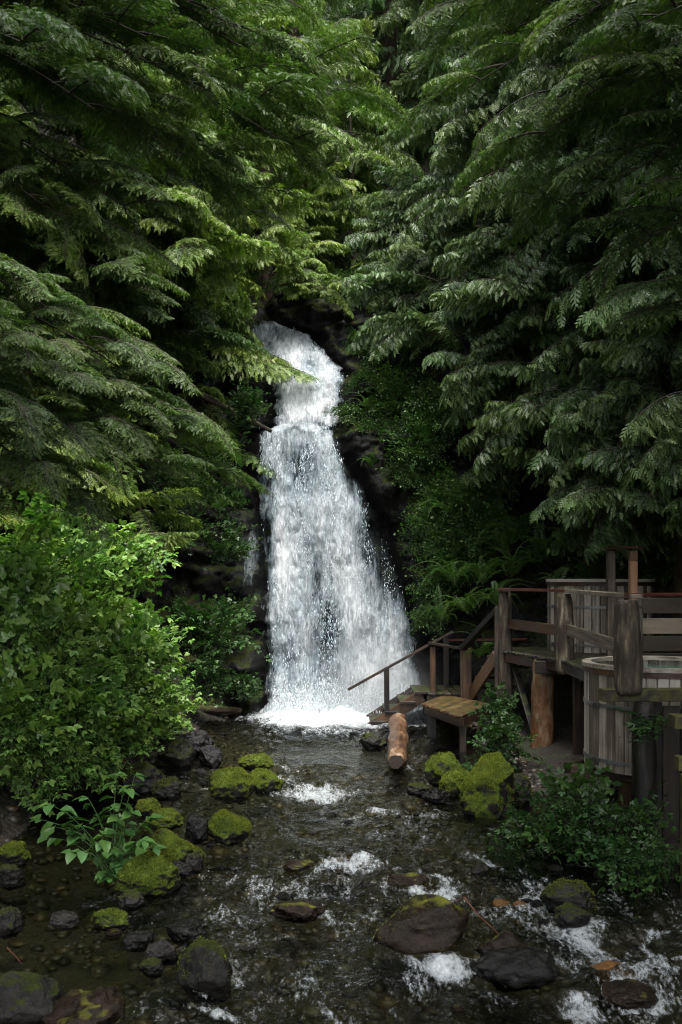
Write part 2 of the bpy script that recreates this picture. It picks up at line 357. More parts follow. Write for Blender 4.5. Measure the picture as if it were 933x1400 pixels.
# falling water: white broken strands over clear gaps
m, nt, N, Lk = newmat('falling_water')
tc = node(nt, 'ShaderNodeUVMap'); 
def uvn(scale, sx, sy, det, rough):
    mp = node(nt, 'ShaderNodeMapping'); mp.inputs['Scale'].default_value = (sx, sy, 1); Lk.new(tc.outputs[0], mp.inputs['Vector'])
    return noise_n(nt, scale, mp.outputs[0], det, rough)
s1 = uvn(1.0, 5.0, 0.8, 6, 0.65); s2 = uvn(1.0, 17.0, 3.6, 6, 0.72); s3 = uvn(1.0, 1.5, 0.8, 3, 0.5)
ad = node(nt, 'ShaderNodeAttribute'); ad.attribute_name = 'dens'
f = math_n(nt, 'ADD', math_n(nt, 'MULTIPLY', s1, 0.42), math_n(nt, 'MULTIPLY', s2, 0.46))
f = math_n(nt, 'ADD', f, math_n(nt, 'MULTIPLY', s3, 0.22))
f = math_n(nt, 'ADD', f, math_n(nt, 'SUBTRACT', ad.outputs['Fac'], 1.0))
ay = node(nt, 'ShaderNodeAttribute'); ay.attribute_name = 'layer_shade'
al = ramp(nt, [(0.0, 0.0), (0.20, 1.0)], f).outputs[0]
wb = node(nt, 'ShaderNodeBsdfPrincipled', Roughness=0.35)
fine = uvn(1.0, 26.0, 8.0, 4, 0.7)
thick_shade = math_n(nt, 'ADD', math_n(nt, 'ADD', math_n(nt, 'MULTIPLY', f, 1.3), math_n(nt, 'MULTIPLY', math_n(nt, 'SUBTRACT', fine, 0.5), 1.6)), ay.outputs['Fac'])  # water thickness plus a layer offset that paints shade into the back sheets
Lk.new(mixcol(nt, ramp(nt, [(0.05, 0.0), (0.72, 1.0)], thick_shade).outputs[0], (0.20, 0.25, 0.27), (0.88, 0.91, 0.93)), wb.inputs['Base Color'])
Lk.new(bump(nt, math_n(nt, 'ADD', s2, s1), 1.0, 0.16), wb.inputs['Normal'])
tl = node(nt, 'ShaderNodeBsdfTranslucent'); tl.inputs['Color'].default_value = (0.8, 0.85, 0.87, 1)
mx = node(nt, 'ShaderNodeMixShader'); mx.inputs[0].default_value = 0.25; Lk.new(wb.outputs[0], mx.inputs[1]); Lk.new(tl.outputs[0], mx.inputs[2])
tr = node(nt, 'ShaderNodeBsdfTransparent'); tr.inputs['Color'].default_value = (0.93, 0.96, 0.97, 1)
m2 = node(nt, 'ShaderNodeMixShader'); Lk.new(al, m2.inputs[0]); Lk.new(tr.outputs[0], m2.inputs[1]); Lk.new(mx.outputs[0], m2.inputs[2])
finish(nt, m2.outputs[0]); M['falls'] = m
m, nt, N, Lk = newmat('water_drop'); b = node(nt, 'ShaderNodeBsdfPrincipled', Roughness=0.25); b.inputs['Base Color'].default_value = (0.80, 0.85, 0.87, 1)
tl = node(nt, 'ShaderNodeBsdfTranslucent'); tl.inputs['Color'].default_value = (0.8, 0.85, 0.87, 1)
mx = node(nt, 'ShaderNodeMixShader'); mx.inputs[0].default_value = 0.4; Lk.new(b.outputs[0], mx.inputs[1]); Lk.new(tl.outputs[0], mx.inputs[2]); finish(nt, mx.outputs[0]); M['drop'] = m
m, nt, N, Lk = newmat('tub_water'); b = node(nt, 'ShaderNodeBsdfPrincipled', Roughness=0.06); b.inputs['Base Color'].default_value = (0.06, 0.13, 0.09, 1)
Lk.new(bump(nt, noise_n(nt, 7, coords(nt)), 0.25, 0.02), b.inputs['Normal']); finish(nt, b.outputs[0]); M['tubwater'] = m

# ------------------------------------------------------------------ ground
def axis(segs):
    out = []
    for a, b, n in segs: out += list(np.linspace(a, b, n, endpoint=False))
    return np.array(out + [segs[-1][1]])
gx = axis([(-120, -30, 18), (-30, -8, 44), (-8, 8, 150), (8, 30, 44), (30, 120, 18)])
gy = axis([(-60, -6, 27), (-6, 4, 30), (4, 26, 190), (26, 60, 60), (60, 150, 22)])
X, Y = np.meshgrid(gx, gy); Z = H(X, Y)
inside = np.minimum(X - np.interp(Y, *XL), np.interp(Y, *XR) - X)
bed = np.clip((inside + 0.35) / 0.5, 0, 1) * (Y < 23)
me = mesh_from('ground', np.stack([X.ravel(), Y.ravel(), Z.ravel()], 1), grid_faces(len(gy), len(gx)), [M['ground']], smooth=True, attrs={'bed': bed.ravel()})
tag(link('ground', me), kind='structure')

# ------------------------------------------------------------------ cliff round the falls
PZ = ([-1, 0, 3, 6.0, 6.25, 7.35, 7.6, 9.2, 10.2, 11.5], [20.9, 21.1, 21.7, 22.45, 23.0, 23.35, 23.75, 25.3, 26.4, 28.5])
FE = np.array([  # edges of the falling water: row, left column, right column in the photograph, depth
    (440, 356, 366, 27.5), (446, 346, 374, 25.6), (454, 344, 396, 25.3), (462, 346, 424, 25.1), (470, 350, 432, 24.9), (485, 356, 440, 24.5), (500, 364, 455, 24.1), (515, 372, 470, 23.6), (530, 376, 468, 23.3), (560, 380, 464, 23.1),
    (584, 380, 460, 22.9), (592, 358, 463, 22.35), (620, 354, 466, 22.2), (650, 353, 482, 22.1), (700, 357, 510, 21.9), (750, 362, 530, 21.75), (800, 367, 546, 21.55),
    (850, 371, 560, 21.35), (900, 371, 566, 21.2), (950, 369, 570, 21.0), (976, 362, 570, 20.85)], float)
fz = CZ + (HV - FE[:, 0]) / F * FE[:, 3]; fxl = (FE[:, 1] - CU) / F * FE[:, 3]; fxr = (FE[:, 2] - CU) / F * FE[:, 3]
def edge(z):
    return np.interp(z, fz[::-1], fxl[::-1]), np.interp(z, fz[::-1], fxr[::-1])
def cliffY(x, z):
    l, r = edge(z)
    out = np.maximum(np.maximum(l - x, x - r), 0)
    y = np.interp(z, *PZ) - 0.55 * np.clip(out / 0.35, 0, 1) - 0.42 * np.maximum(out - 0.3, 0)
    p = P3(x, z, 0)
    rg = np.abs(fbm(p * np.array([0.7, 1.1, 1]), 5, 21)); st = np.abs(noise(P3(x * 0.35, z * 2.3 + x * 0.5, 2), 33))
    k = np.clip(out / 0.3, 0.25, 1)
    blk = fbm(P3(x * 1.3 + 0.4 * z, z * 1.9, 4), 3, 41); blk = np.floor(blk * 5) / 5 * 0.30 + 0.05 * fbm(P3(x * 7, z * 7, 1), 3, 43)
    return y - k * (0.45 * rg + 0.12 * st + blk) + 0.2
cx = np.linspace(-6.5, 6.5, 270); cz = np.linspace(-0.8, 10.2, 240)
X, Zc = np.meshgrid(cx, cz); Yc = cliffY(X, Zc)
me = mesh_from('cliff', np.stack([X.ravel(), Yc.ravel(), Zc.ravel()], 1), grid_faces(len(cz), len(cx)), [M['cliff']])
tag(link('cliff', me), kind='structure')

# ------------------------------------------------------------------ waterfall
rows = np.concatenate([np.linspace(440, 584, 110, endpoint=False), np.linspace(584, 976, 260)])
cols = np.linspace(0, 1, 90)
FV, FT, FUV, FD, FL = [], [], [], [], []
off = 0
along = None
for layer, (dy, dd, wid) in enumerate([(0.04, 0.06, 1.04), (0.13, 0.0, 1.0), (0.24, -0.10, 0.97)]):
    v_, t_ = np.meshgrid(rows, cols, indexing='ij')
    d = np.interp(v_, FE[:, 0], FE[:, 3]); l = np.interp(v_, FE[:, 0], FE[:, 1]); r = np.interp(v_, FE[:, 0], FE[:, 2])
    jig = 5 * fbm(P3(v_ / 30.0, layer * 9.1, t_ > 0.5), 3, 3) + 6 * fbm(P3(v_ / 9.0, layer * 4.7, 5 * (t_ > 0.5)), 2, 6) * np.where(v_ < 600, 1.0, 0.6)
    c_ = (l + r) / 2; hw = (r - l) / 2 * wid + jig * np.abs(t_ - 0.5) * 2
    u_ = c_ + (t_ - 0.5) * 2 * hw
    z_ = CZ + (HV - v_) / F * d; x_ = (u_ - CU) / F * d
    if along is None:
        q = np.stack([d[:, 0], z_[:, 0]], 1); along = np.concatenate([[0], np.cumsum(np.linalg.norm(np.diff(q, axis=0), axis=1))])
    s_ = np.broadcast_to(along[:, None], v_.shape)
    n_ = 0.16 * fbm(P3(x_ * 1.6, s_ * 0.55, layer * 5.0), 4, 51) + 0.07 * fbm(P3(x_ * 6, s_ * 2.0, layer), 3, 61)
    y_ = d - dy - 0.10 - np.abs(n_) * 1.2 - 0.12 * np.sin(np.pi * t_)
    g = lambda u0, v0, su, sv: np.exp(-((u_ - u0) / su) ** 2 - ((v_ - v0) / sv) ** 2)
    dens = 0.605 + dd - 0.26 * np.clip((np.abs(t_ - 0.5) - 0.40) / 0.10, 0, 1)
    dens += -0.20 * g(452, 880, 24, 75) - 0.22 * g(505, 730, 16, 60) - 0.16 * g(410, 640, 30, 45) - 0.08 * g(430, 780, 16, 60) - 0.28 * g(530, 770, 14, 50)
    dens += -0.16 * g(395, 900, 12, 60) - 0.26 * g(425 , 590 + 5 * noise(P3(u_ / 9.0, 0, layer)), 42, 5) * np.clip(0.6 + noise(P3(u_ / 14.0, 3, 0)), 0, 1) - 0.22 * g(476, 640, 12, 40) - 0.15 * g(370, 700, 10, 80)
    dens += 0.16 * g(415, 560, 60, 25) + 0.12 * g(410, 480, 90, 40) - 0.14 * g(425, 500, 14, 20) - 0.30 * g(352, 447, 16, 9) - 0.22 * g(380, 455, 9, 10) - 0.20 * g(428, 470, 12, 10) - 0.16 * g(372, 490, 9, 22) + 0.22 * g(540, 940, 50, 60) + 0.15 * g(420, 965, 90, 16) + 0.15 * g(385, 800, 16, 120) + 0.12 * g(480, 830, 14, 60)
    FV.append(np.stack([x_.ravel(), y_.ravel(), z_.ravel()], 1)); FT.append(grid_faces(len(rows), len(cols), off)); off += v_.size
    FUV.append(np.stack([x_.ravel() + layer * 13.7, s_.ravel() + layer * 7.3], 1)); FD.append(dens.ravel()); FL.append(np.full(dens.size, (0.05, 0.30, 0.50)[layer]))  # back sheets greyer: shade behind the front strands put into the colour
# thin film of water sliding down the dark rock on the left
zz, xx = np.meshgrid(np.linspace(2.4, 4.2, 50), np.linspace(-2.35, -1.6, 30), indexing='ij')
FV.append(np.stack([xx.ravel(), (cliffY(xx, zz) - 0.03).ravel(), zz.ravel()], 1)); FT.append(grid_faces(50, 30, off)); off += zz.size
FUV.append(np.stack([xx.ravel() * 1.0, -zz.ravel()], 1)); FD.append((0.50 - 0.4 * np.abs((xx + 1.95) / 0.4) ** 2 - 0.3 * np.abs((zz - 3.3) / 0.9) ** 3).ravel()); FL.append(np.full(zz.size, 0.0))
me = mesh_from('waterfall', np.concatenate(FV), np.concatenate(FT), [M['falls']], smooth=True, attrs={'dens': np.concatenate(FD), 'layer_shade': np.concatenate(FL)}, uv=np.concatenate(FUV))
fall = link('waterfall', me); tag(fall, 'white waterfall plunging over a dark cliff into the pool', 'waterfall', kind='structure')

def octa(P, D, length, width):
    n = len(P); D = D / (np.linalg.norm(D, axis=1, keepdims=True) + 1e-9)
    a = np.cross(D, np.array([0.3, 0.9, 0.2])); a /= np.linalg.norm(a, axis=1, keepdims=True); b = np.cross(D, a)
    l = length[:, None]; w = width[:, None]
    V = np.stack([P + D * l, P + a * w, P + b * w, P - a * w, P - b * w, P - D * l], 1).reshape(-1, 3)
    f = np.array([[0, 1, 2], [0, 2, 3], [0, 3, 4], [0, 4, 1], [5, 2, 1], [5, 3, 2], [5, 4, 3], [5, 1, 4]])
    return V, (np.arange(n)[:, None, None] * 6 + f[None]).reshape(-1, 3)
n = 26000
v_ = RNG.uniform(450, 975, n); t_ = RNG.beta(1.8, 1.8, n) * 1.02 - 0.01
edgy = RNG.random(n) < 0.0; t_[edgy] = np.where(RNG.random(edgy.sum()) < 0.5, RNG.normal(0.03, 0.05, edgy.sum()), RNG.normal(0.97, 0.06, edgy.sum()))
d = np.interp(v_, FE[:, 0], FE[:, 3]); u_ = np.interp(v_, FE[:, 0], FE[:, 1]) * (1 - t_) + np.interp(v_, FE[:, 0], FE[:, 2]) * t_
Pd = np.stack([(u_ - CU) / F * d, d - 0.25 - np.abs(RNG.normal(0, 0.16, n)), CZ + (HV - v_) / F * d], 1)
clump = fbm(P3(Pd[:, 0] * 4, Pd[:, 2] * 1.5, 0), 3, 77)
keep = clump > -0.25; Pd = Pd[keep]; n = len(Pd)
k2 = 15000; ang = RNG.uniform(0, 2 * np.pi, k2); rr = np.abs(RNG.normal(0, 0.5, k2))
Pb = np.stack([RNG.uniform(-1.4, 1.5, k2), 20.7 - np.abs(RNG.normal(0, 0.30, k2)), np.abs(RNG.normal(0, 0.28, k2))], 1)
Pa = np.concatenate([Pd, Pb]); nn = len(Pa)
Dd = np.stack([RNG.normal(0, 0.25, nn), RNG.normal(-0.1, 0.2, nn), -np.ones(nn)], 1)
wd = 0.002 + 0.008 * RNG.random(nn) ** 2; ln = wd * RNG.uniform(1.5, 6.0, nn)
V, Fc = octa(Pa, Dd, ln, wd)
me = mesh_from('water_spray', V, Fc, [M['drop']])
tag(link('water_spray', me), 'white spray and drops thrown off by the waterfall', 'spray', kind='stuff')

m, nt, N, Lk = newmat('spray_mist')
tc = node(nt, 'ShaderNodeTexCoord'); ln_ = node(nt, 'ShaderNodeVectorMath'); ln_.operation = 'LENGTH'; Lk.new(tc.outputs['Object'], ln_.inputs[0])
fall_ = ramp(nt, [(0.15, 1.0), (0.55, 0.35), (0.98, 0.0)], ln_.outputs['Value']).outputs[0]
pv_ = node(nt, 'ShaderNodeVolumePrincipled'); pv_.inputs['Color'].default_value = (0.93, 0.96, 0.98, 1)
nn_ = ramp(nt, [(0.35, 0.3), (0.7, 1.0)], noise_n(nt, 2.2, tc.outputs['Object'], 3)).outputs[0]
Lk.new(math_n(nt, 'MULTIPLY', math_n(nt, 'MULTIPLY', fall_, nn_), 0.9), pv_.inputs['Density'])
om = nt.nodes.new('ShaderNodeOutputMaterial'); Lk.new(pv_.outputs[0], om.inputs['Volume'])
bm = bmesh.new(); bmesh.ops.create_icosphere(bm, subdivisions=3, radius=1); me = bpy.data.meshes.new('mist'); bm.to_mesh(me); bm.free(); me.materials.append(m)
mo = link('mist', me, None, Matrix.Translation((0.55, 20.25, 0.55)) @ Matrix.Diagonal((1.75, 0.75, 1.25, 1)))
tag(mo, 'fine white mist hanging at the foot of the waterfall', 'mist', kind='stuff')

# ------------------------------------------------------------------ stream
FOAM_GLINTS = [(430, 1082, 60, 13, 1.0), (400, 1215, 70, 22, 0.62), (430, 1345, 90, 26, 0.55), (300, 1255, 50, 20, 0.55), (405, 1050, 30, 6, 0.5), (520, 1110, 34, 7, 0.85), (470, 1186, 62, 11, 1.0), (590, 1218, 55, 9, 0.9), (545, 1205, 30, 8, 0.6),  # white patches: foam, plus painted glints and a flat reflection
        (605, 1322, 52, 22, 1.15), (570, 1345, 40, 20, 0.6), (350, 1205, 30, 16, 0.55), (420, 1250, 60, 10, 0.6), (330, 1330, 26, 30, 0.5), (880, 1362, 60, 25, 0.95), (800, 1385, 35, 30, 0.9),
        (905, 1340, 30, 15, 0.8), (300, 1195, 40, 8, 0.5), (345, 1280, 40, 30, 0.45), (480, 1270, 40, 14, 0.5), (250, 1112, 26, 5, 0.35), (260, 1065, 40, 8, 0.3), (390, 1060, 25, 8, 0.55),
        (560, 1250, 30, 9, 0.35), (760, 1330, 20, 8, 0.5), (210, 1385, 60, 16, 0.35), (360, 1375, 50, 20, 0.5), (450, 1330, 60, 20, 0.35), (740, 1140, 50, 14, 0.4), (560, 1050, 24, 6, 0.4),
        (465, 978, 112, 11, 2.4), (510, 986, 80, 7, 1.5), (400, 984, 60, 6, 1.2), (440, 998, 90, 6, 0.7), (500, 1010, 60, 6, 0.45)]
sx = np.linspace(-6.2, 5.6, 300); sy = np.concatenate([np.linspace(1.0, 5.5, 30, endpoint=False), np.linspace(5.5, 13, 240, endpoint=False), np.linspace(13, 21.3, 190)])
X, Y = np.meshgrid(sx, sy); W0 = wl(Y)
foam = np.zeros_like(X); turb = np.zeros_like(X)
for (u, v, su, sv, a) in FOAM_GLINTS:
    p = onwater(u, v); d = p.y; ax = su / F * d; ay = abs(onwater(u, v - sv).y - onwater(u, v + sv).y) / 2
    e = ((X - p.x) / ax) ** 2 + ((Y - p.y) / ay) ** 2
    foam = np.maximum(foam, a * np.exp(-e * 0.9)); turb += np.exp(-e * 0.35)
turb = np.clip(turb, 0, 1)
rip = np.clip((16.5 - Y) / 4, 0.22, 1) * np.clip(0.55 + 0.9 * fbm(P3(X * 0.35, Y * 0.35, 0), 2, 88), 0.25, 1.2)
quiet = np.clip((-1.7 - X) / 1.5, 0, 1) * np.clip((13 - Y) / 3, 0, 1)     # the still water among the stones on the left
rip = rip * (1 - 0.75 * quiet)
mask = np.clip((17.5 - Y) / 3, 0, 1) * np.clip((X + 2.2 - 0.12 * (Y - 8)) / 1.6, 0, 1) * np.clip((np.interp(Y, *XR) + 0.2 - X) / 0.8, 0, 1)
wx = X + 0.15 * noise(P3(X * 2, Y * 2, 4), 5)
wy = Y + 0.25 * noise(P3(X * 1.1, Y * 1.1, 8), 6)
rid = lambda fx, fy, sd: 0.5 - np.abs(noise(P3(wx * fx, wy * fy, sd), sd))
hz = 0.075 * rid(1.5, 0.95, 91) + 0.050 * rid(3.0, 2.0, 92) + 0.030 * fbm(P3(wx * 5.5, wy * 3.8, 7), 2, 94) + 0.013 * fbm(P3(wx * 12, wy * 9, 7), 2, 95)
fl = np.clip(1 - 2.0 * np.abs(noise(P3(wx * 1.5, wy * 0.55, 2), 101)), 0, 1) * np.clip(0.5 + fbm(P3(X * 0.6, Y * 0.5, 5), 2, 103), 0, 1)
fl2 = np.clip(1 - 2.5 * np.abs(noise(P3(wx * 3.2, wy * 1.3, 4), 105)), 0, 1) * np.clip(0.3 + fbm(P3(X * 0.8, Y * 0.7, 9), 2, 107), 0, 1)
foam = np.maximum(foam, mask * (0.27 * np.clip(rip, 0, 1) + 0.50 * fl + 0.60 * fl2)); turb = np.clip(turb + 0.5 * mask * fl, 0, 1)  # thin foam over the rapids doubles as painted glints
Zs = W0 - 0.02 + hz * (rip * 0.85 + 0.9 * turb) + 0.05 * turb * fbm(P3(X * 1.4, Y * 1.2, 3), 2, 93)
e = np.exp(-((Y - 20.6) / 0.7) ** 2) * np.exp(-((X - 0.1) / 1.4) ** 2); Zs += e * (0.10 + 0.10 * fbm(P3(X * 3, Y * 3, 1), 3, 97))
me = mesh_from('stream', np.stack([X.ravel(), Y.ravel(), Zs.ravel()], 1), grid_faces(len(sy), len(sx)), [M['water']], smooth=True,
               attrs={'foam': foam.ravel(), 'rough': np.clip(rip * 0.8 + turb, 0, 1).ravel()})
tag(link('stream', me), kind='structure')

# ------------------------------------------------------------------ wood building blocks
def board_mesh(L, w, t, mat, warp=0.004, seed=0):
    bm = bmesh.new(); bmesh.ops.create_cube(bm, size=1)
    bmesh.ops.scale(bm, vec=(L, w, t), verts=bm.verts)
    bmesh.ops.bevel(bm, geom=bm.edges[:], offset=min(0.006, w * 0.2, t * 0.2), segments=1, affect='EDGES')
    rnd = random.Random(seed)
    for v in bm.verts: v.co += Vector((rnd.uniform(-1, 1), rnd.uniform(-1, 1), rnd.uniform(-1, 1))) * warp * 0.5
    me = bpy.data.meshes.new('board'); bm.to_mesh(me); bm.free(); me.materials.append(M[mat]); return me
_bs = [0]
def board(name, p0, p1, w, t, mat, parent, up=(0, 0, 1), roll=0.0):
    """a board from p0 to p1; t is its size along 'up', w across"""
    _bs[0] += 1; p0 = Vector(p0); p1 = Vector(p1)
    return link(name, board_mesh((p1 - p0).length, w, t, mat, 0.005, _bs[0]), parent, frame((p0 + p1) / 2, p1 - p0, up, roll))
def log_mesh(L, r0, r1, mat, n=16, segs=22, amp=0.06, seed=0, endmat=None, lean=0.0):
    xs = np.linspace(0, L, segs); a = np.linspace(0, 2 * np.pi, n, endpoint=False)
    Xx, A = np.meshgrid(xs, a, indexing='ij'); rad = r0 + (r1 - r0) * Xx / L
    c, s = np.cos(A), np.sin(A)
    rad = rad * (1 + amp * fbm(P3(Xx * 3 + seed * 7, c * 1.6, s * 1.6), 4, seed) + amp * 0.7 * np.abs(fbm(P3(Xx * 2.2, c * 5 + seed, s * 5), 3, seed + 5)))
    rad = rad * (1 - 0.22 * np.exp(-(L - Xx) / 0.07) - 0.15 * np.exp(-Xx / 0.07))
    bend = lean * np.sin(np.pi * Xx / L)
    V = np.stack([Xx, c * rad + bend, s * rad], -1).reshape(-1, 3); f = []
    for i in range(segs - 1):
        for j in range(n): f.append((i * n + j, (i + 1) * n + j, (i + 1) * n + (j + 1) % n, i * n + (j + 1) % n))
    f.append(tuple(range(n))); f.append(tuple(reversed(range((segs - 1) * n, segs * n))))
    mats = [M[mat], M[endmat or mat]]; mi = [0] * (len(f) - 2) + [1, 1]
    return mesh_from('log', V, f, mats, mi, smooth=[True] * (len(f) - 2) + [False, False])
def log(name, p0, p1, r0, r1, mat, parent=None, amp=0.06, endmat=None, lean=0.0, n=30):
    _bs[0] += 1; p0 = Vector(p0); p1 = Vector(p1)
    return link(name, log_mesh((p1 - p0).length, r0, r1, mat, n, 24, amp, _bs[0], endmat, lean), parent, frame(p0, p1 - p0))

# ------------------------------------------------------------------ upper deck with log railing
DZ = 1.53
deck = empty('deck', (3.4, 15.5, 0.0))
tag(deck, 'raised dark timber deck with bark-covered log railing posts', 'deck')
pw = 0.145; y = 13.55; k = 0
while y < 18.3:
    xs_ = float(np.interp(y, [13.4, 15.4, 17.4, 18.4], [3.42, 3.40, 2.80, 2.75])) + random.uniform(-0.02, 0.02)
    xe = 7.2 if not (17.5 - 0.9 < y < 17.5 + 0.9) else 7.2
    board('plank', (xs_, y, DZ - 0.02), (xe, y, DZ - 0.02 + random.uniform(-0.004, 0.004)), pw - 0.012, 0.038, 'darkwood', deck); y += pw
board('edge_beam', (2.83, 17.45, DZ - 0.12), (3.44, 15.36, DZ - 0.12), 0.05, 0.15, 'brownwood', deck)
board('edge_beam', (3.46, 15.33, DZ - 0.12), (3.46, 13.5, DZ - 0.12), 0.05, 0.15, 'brownwood', deck)
for yy in (17.0, 15.9, 14.6, 13.7): board('joist', (3.5 if yy < 15.4 else 3.1, yy, DZ - 0.16), (7.2, yy, DZ - 0.16), 0.08, 0.2, 'darkwood', deck)
LP = [((2.87, 17.45), 0.115), ((3.46, 15.42), 0.125)]
log('log_post', (2.87, 17.45, -0.15), (2.87, 17.45, 2.56), 0.135, 0.115, 'logbark', deck, 0.10, 'greywood')
log('log_post', (3.47, 15.42, DZ - 0.22), (3.46, 15.42, 2.55), 0.135, 0.12, 'logbark', deck, 0.12, 'greywood')
log('log_post', (3.18, 11.0, 1.52), (3.16, 11.0, 2.55), 0.150, 0.125, 'logbark', deck, 0.14, 'greywood')
board('rail', (2.80, 17.45, 2.60), (3.50, 15.36, 2.60), 0.14, 0.045, 'redrail', deck)
board('rail', (3.51, 15.34, 2.595), (3.26, 10.95, 2.595), 0.13, 0.05, 'greywood', deck)
board('rail', (3.19, 11.12, 2.61), (5.6, 11.75, 2.61), 0.13, 0.04, 'redrail', deck)
board('side_board', (2.93, 17.35, 2.00), (3.42, 15.55, 1.98), 0.04, 0.17, 'brownwood', deck)
board('side_board', (3.49, 15.30, 2.0), (3.26, 11.2, 1.98), 0.04, 0.17, 'greywood', deck)
for yy, zz, m_ in ((13.6, 2.42, 'darkwood'), (13.6, 2.14, 'greywood'), (13.6, 1.90, 'darkwood'), (13.6, 1.66, 'darkwood')):
    board('wall_board', (4.12, yy, zz), (7.0, yy + 0.05, zz), 0.04, 0.21, m_, deck)
board('post', (4.20, 15.5, DZ), (4.20, 15.5, 3.24), 0.12, 0.12, 'greywood', deck)
board('post', (4.40, 15.0, DZ), (4.40, 15.0, 3.06), 0.11, 0.11, 'orange', deck)
board('post', (4.40, 15.0, 3.06), (4.40, 15.0, 3.20), 0.115, 0.115, 'brownwood', deck)
board('crossbar', (4.06, 15.55, 3.26), (4.50, 14.95, 3.26), 0.14, 0.04, 'brownwood', deck)
# supports
log('support_log', (3.27, 16.2, -0.45), (3.30, 16.25, DZ - 0.05), 0.19, 0.165, 'peeled', deck, 0.11)
board('post', (3.62, 15.2, -0.3), (3.62, 15.2, DZ - 0.2), 0.14, 0.14, 'brownwood', deck)
board('post', (2.70, 17.3, 0.2), (2.70, 17.3, 2.3), 0.06, 0.06, 'greywood', deck)
board('post', (4.9, 16.2, -0.2), (4.9, 16.2, DZ - 0.2), 0.16, 0.16, 'darkwood', deck)
board('brace', (3.0, 17.3, 1.3), (3.2, 16.5, 0.2), 0.1, 0.06, 'darkwood', deck)
for yy in np.arange(14.0, 18.2, 0.26): board('back_board', (5.3, yy, -0.2), (5.3, yy, DZ - 0.2), 0.04, 0.24, 'darkwood', deck, up=(0, 1, 0))
# front part of the deck, in front of the tub
board('mossy_beam', (2.88, 11.05, 1.50), (5.4, 11.15, 1.50), 0.16, 0.14, 'mossbeam', deck)
board('mossy_beam', (3.42, 10.3, 1.32), (5.4, 10.2, 1.26), 0.26, 0.13, 'mossbeam', deck)
board('mossy_beam', (3.40, 10.1, 0.92), (5.4, 10.0, 0.90), 0.18, 0.14, 'mossbeam', deck)
log('support_log', (3.37, 11.02, -0.5), (3.35, 11.02, 1.43), 0.125, 0.12, 'darkwood', deck, 0.10)
log('support_log', (4.6, 10.9, -0.5), (4.6, 10.9, 1.43), 0.13, 0.12, 'darkwood', deck, 0.06)
board('post', (3.42, 9.9, -0.6), (3.42, 9.9, 0.85), 0.07, 0.07, 'mossbeam', deck)

for i in range(9): board('skirt_board', (3.52 + i * 0.2, 11.22, -0.3), (3.52 + i * 0.2, 11.22, 1.40 - 0.04 * (i % 3)), 0.03, 0.19, 'darkwood', deck, up=(1, 0, 0))
# ------------------------------------------------------------------ stairs down to the pool
st = empty('staircase', (1.4, 19.5, 0.0))
tag(st, 'narrow timber steps with handrail descending into the waterfall pool', 'staircase')
tops = [(0.56, 0.05), (0.84, 0.24), (1.12, 0.42), (1.40, 0.61)]
for i, (x0, z0) in enumerate(tops):
    w_ = 0.31 if i < 3 else 0.30
    board('tread', (x0 + w_ / 2, 18.95, z0), (x0 + w_ / 2, 20.15, z0), w_, 0.045, 'darkwood', st)
    board('riser', (x0 + 0.04, 19.0, z0 - 0.12), (x0 + 0.04, 20.1, z0 - 0.12), 0.03, 0.18, 'brownwood', st)
board('stringer', (0.50, 19.02, -0.12), (1.55, 19.02, 0.55), 0.05, 0.24, 'brownwood', st)
board('stringer', (0.50, 20.08, -0.12), (1.55, 20.08, 0.55), 0.05, 0.24, 'brownwood', st)
board('lowest_step', (0.42, 18.9, -0.09), (0.42, 20.1, -0.09), 0.3, 0.06, 'darkwood', st)
for i in range(6): board('landing_plank', (1.72 + i * 0.145, 18.75, 0.60), (1.72 + i * 0.145, 20.2, 0.60), 0.135, 0.04, 'darkwood', st)
board('landing_beam', (1.62, 18.80, 0.50), (2.58, 18.80, 0.50), 0.05, 0.14, 'darkwood', st)
for xx_, yy_ in ((1.68, 18.9), (2.5, 18.9), (1.7, 20.05)): board('leg', (xx_, yy_, -0.45), (xx_, yy_, 0.45), 0.09, 0.09, 'darkwood', st)
board('handrail', at(476, 943, 18.98), at(620, 863, 19.02), 0.09, 0.045, 'brownwood', st)
board('rail_post', at(529, 972, 19.0), at(529, 913, 19.0), 0.10, 0.10, 'darkwood', st)
board('rail_post', at(592, 948, 19.0), at(592, 884, 19.0), 0.10, 0.10, 'brownwood', st)
board('rail_post', at(610, 944, 20.0), at(610, 872, 20.0), 0.10, 0.10, 'darkwood', st)
board('rail_post', at(637, 964, 18.8), at(637, 886, 18.8), 0.20, 0.16, 'brownwood', st)
board('rail', at(586, 879, 18.95), at(634, 887, 18.75), 0.10, 0.05, 'brownwood', st)
board('rail', at(613, 875, 20.05), at(720, 874, 18.2), 0.07, 0.04, 'redrail', st)
board('handrail', at(633, 886, 18.7), at(684, 831, 17.55), 0.13, 0.10, 'darkwood', st)
A0, A1 = Vector((2.45, 18.85, 0.62)), Vector((2.78, 17.75, 1.5))
for i in range(4):
    q = A0.lerp(A1, (i + 0.6) / 4.2); board('tread', q + Vector((-0.05, 0.0, 0)), q + Vector((0.75, 0.25, 0)), 0.28, 0.045, 'darkwood', st)
board('stringer', A0 + Vector((-0.04, -0.05, -0.1)), A1 + Vector((-0.04, -0.1, -0.1)), 0.05, 0.26, 'brownwood', st)

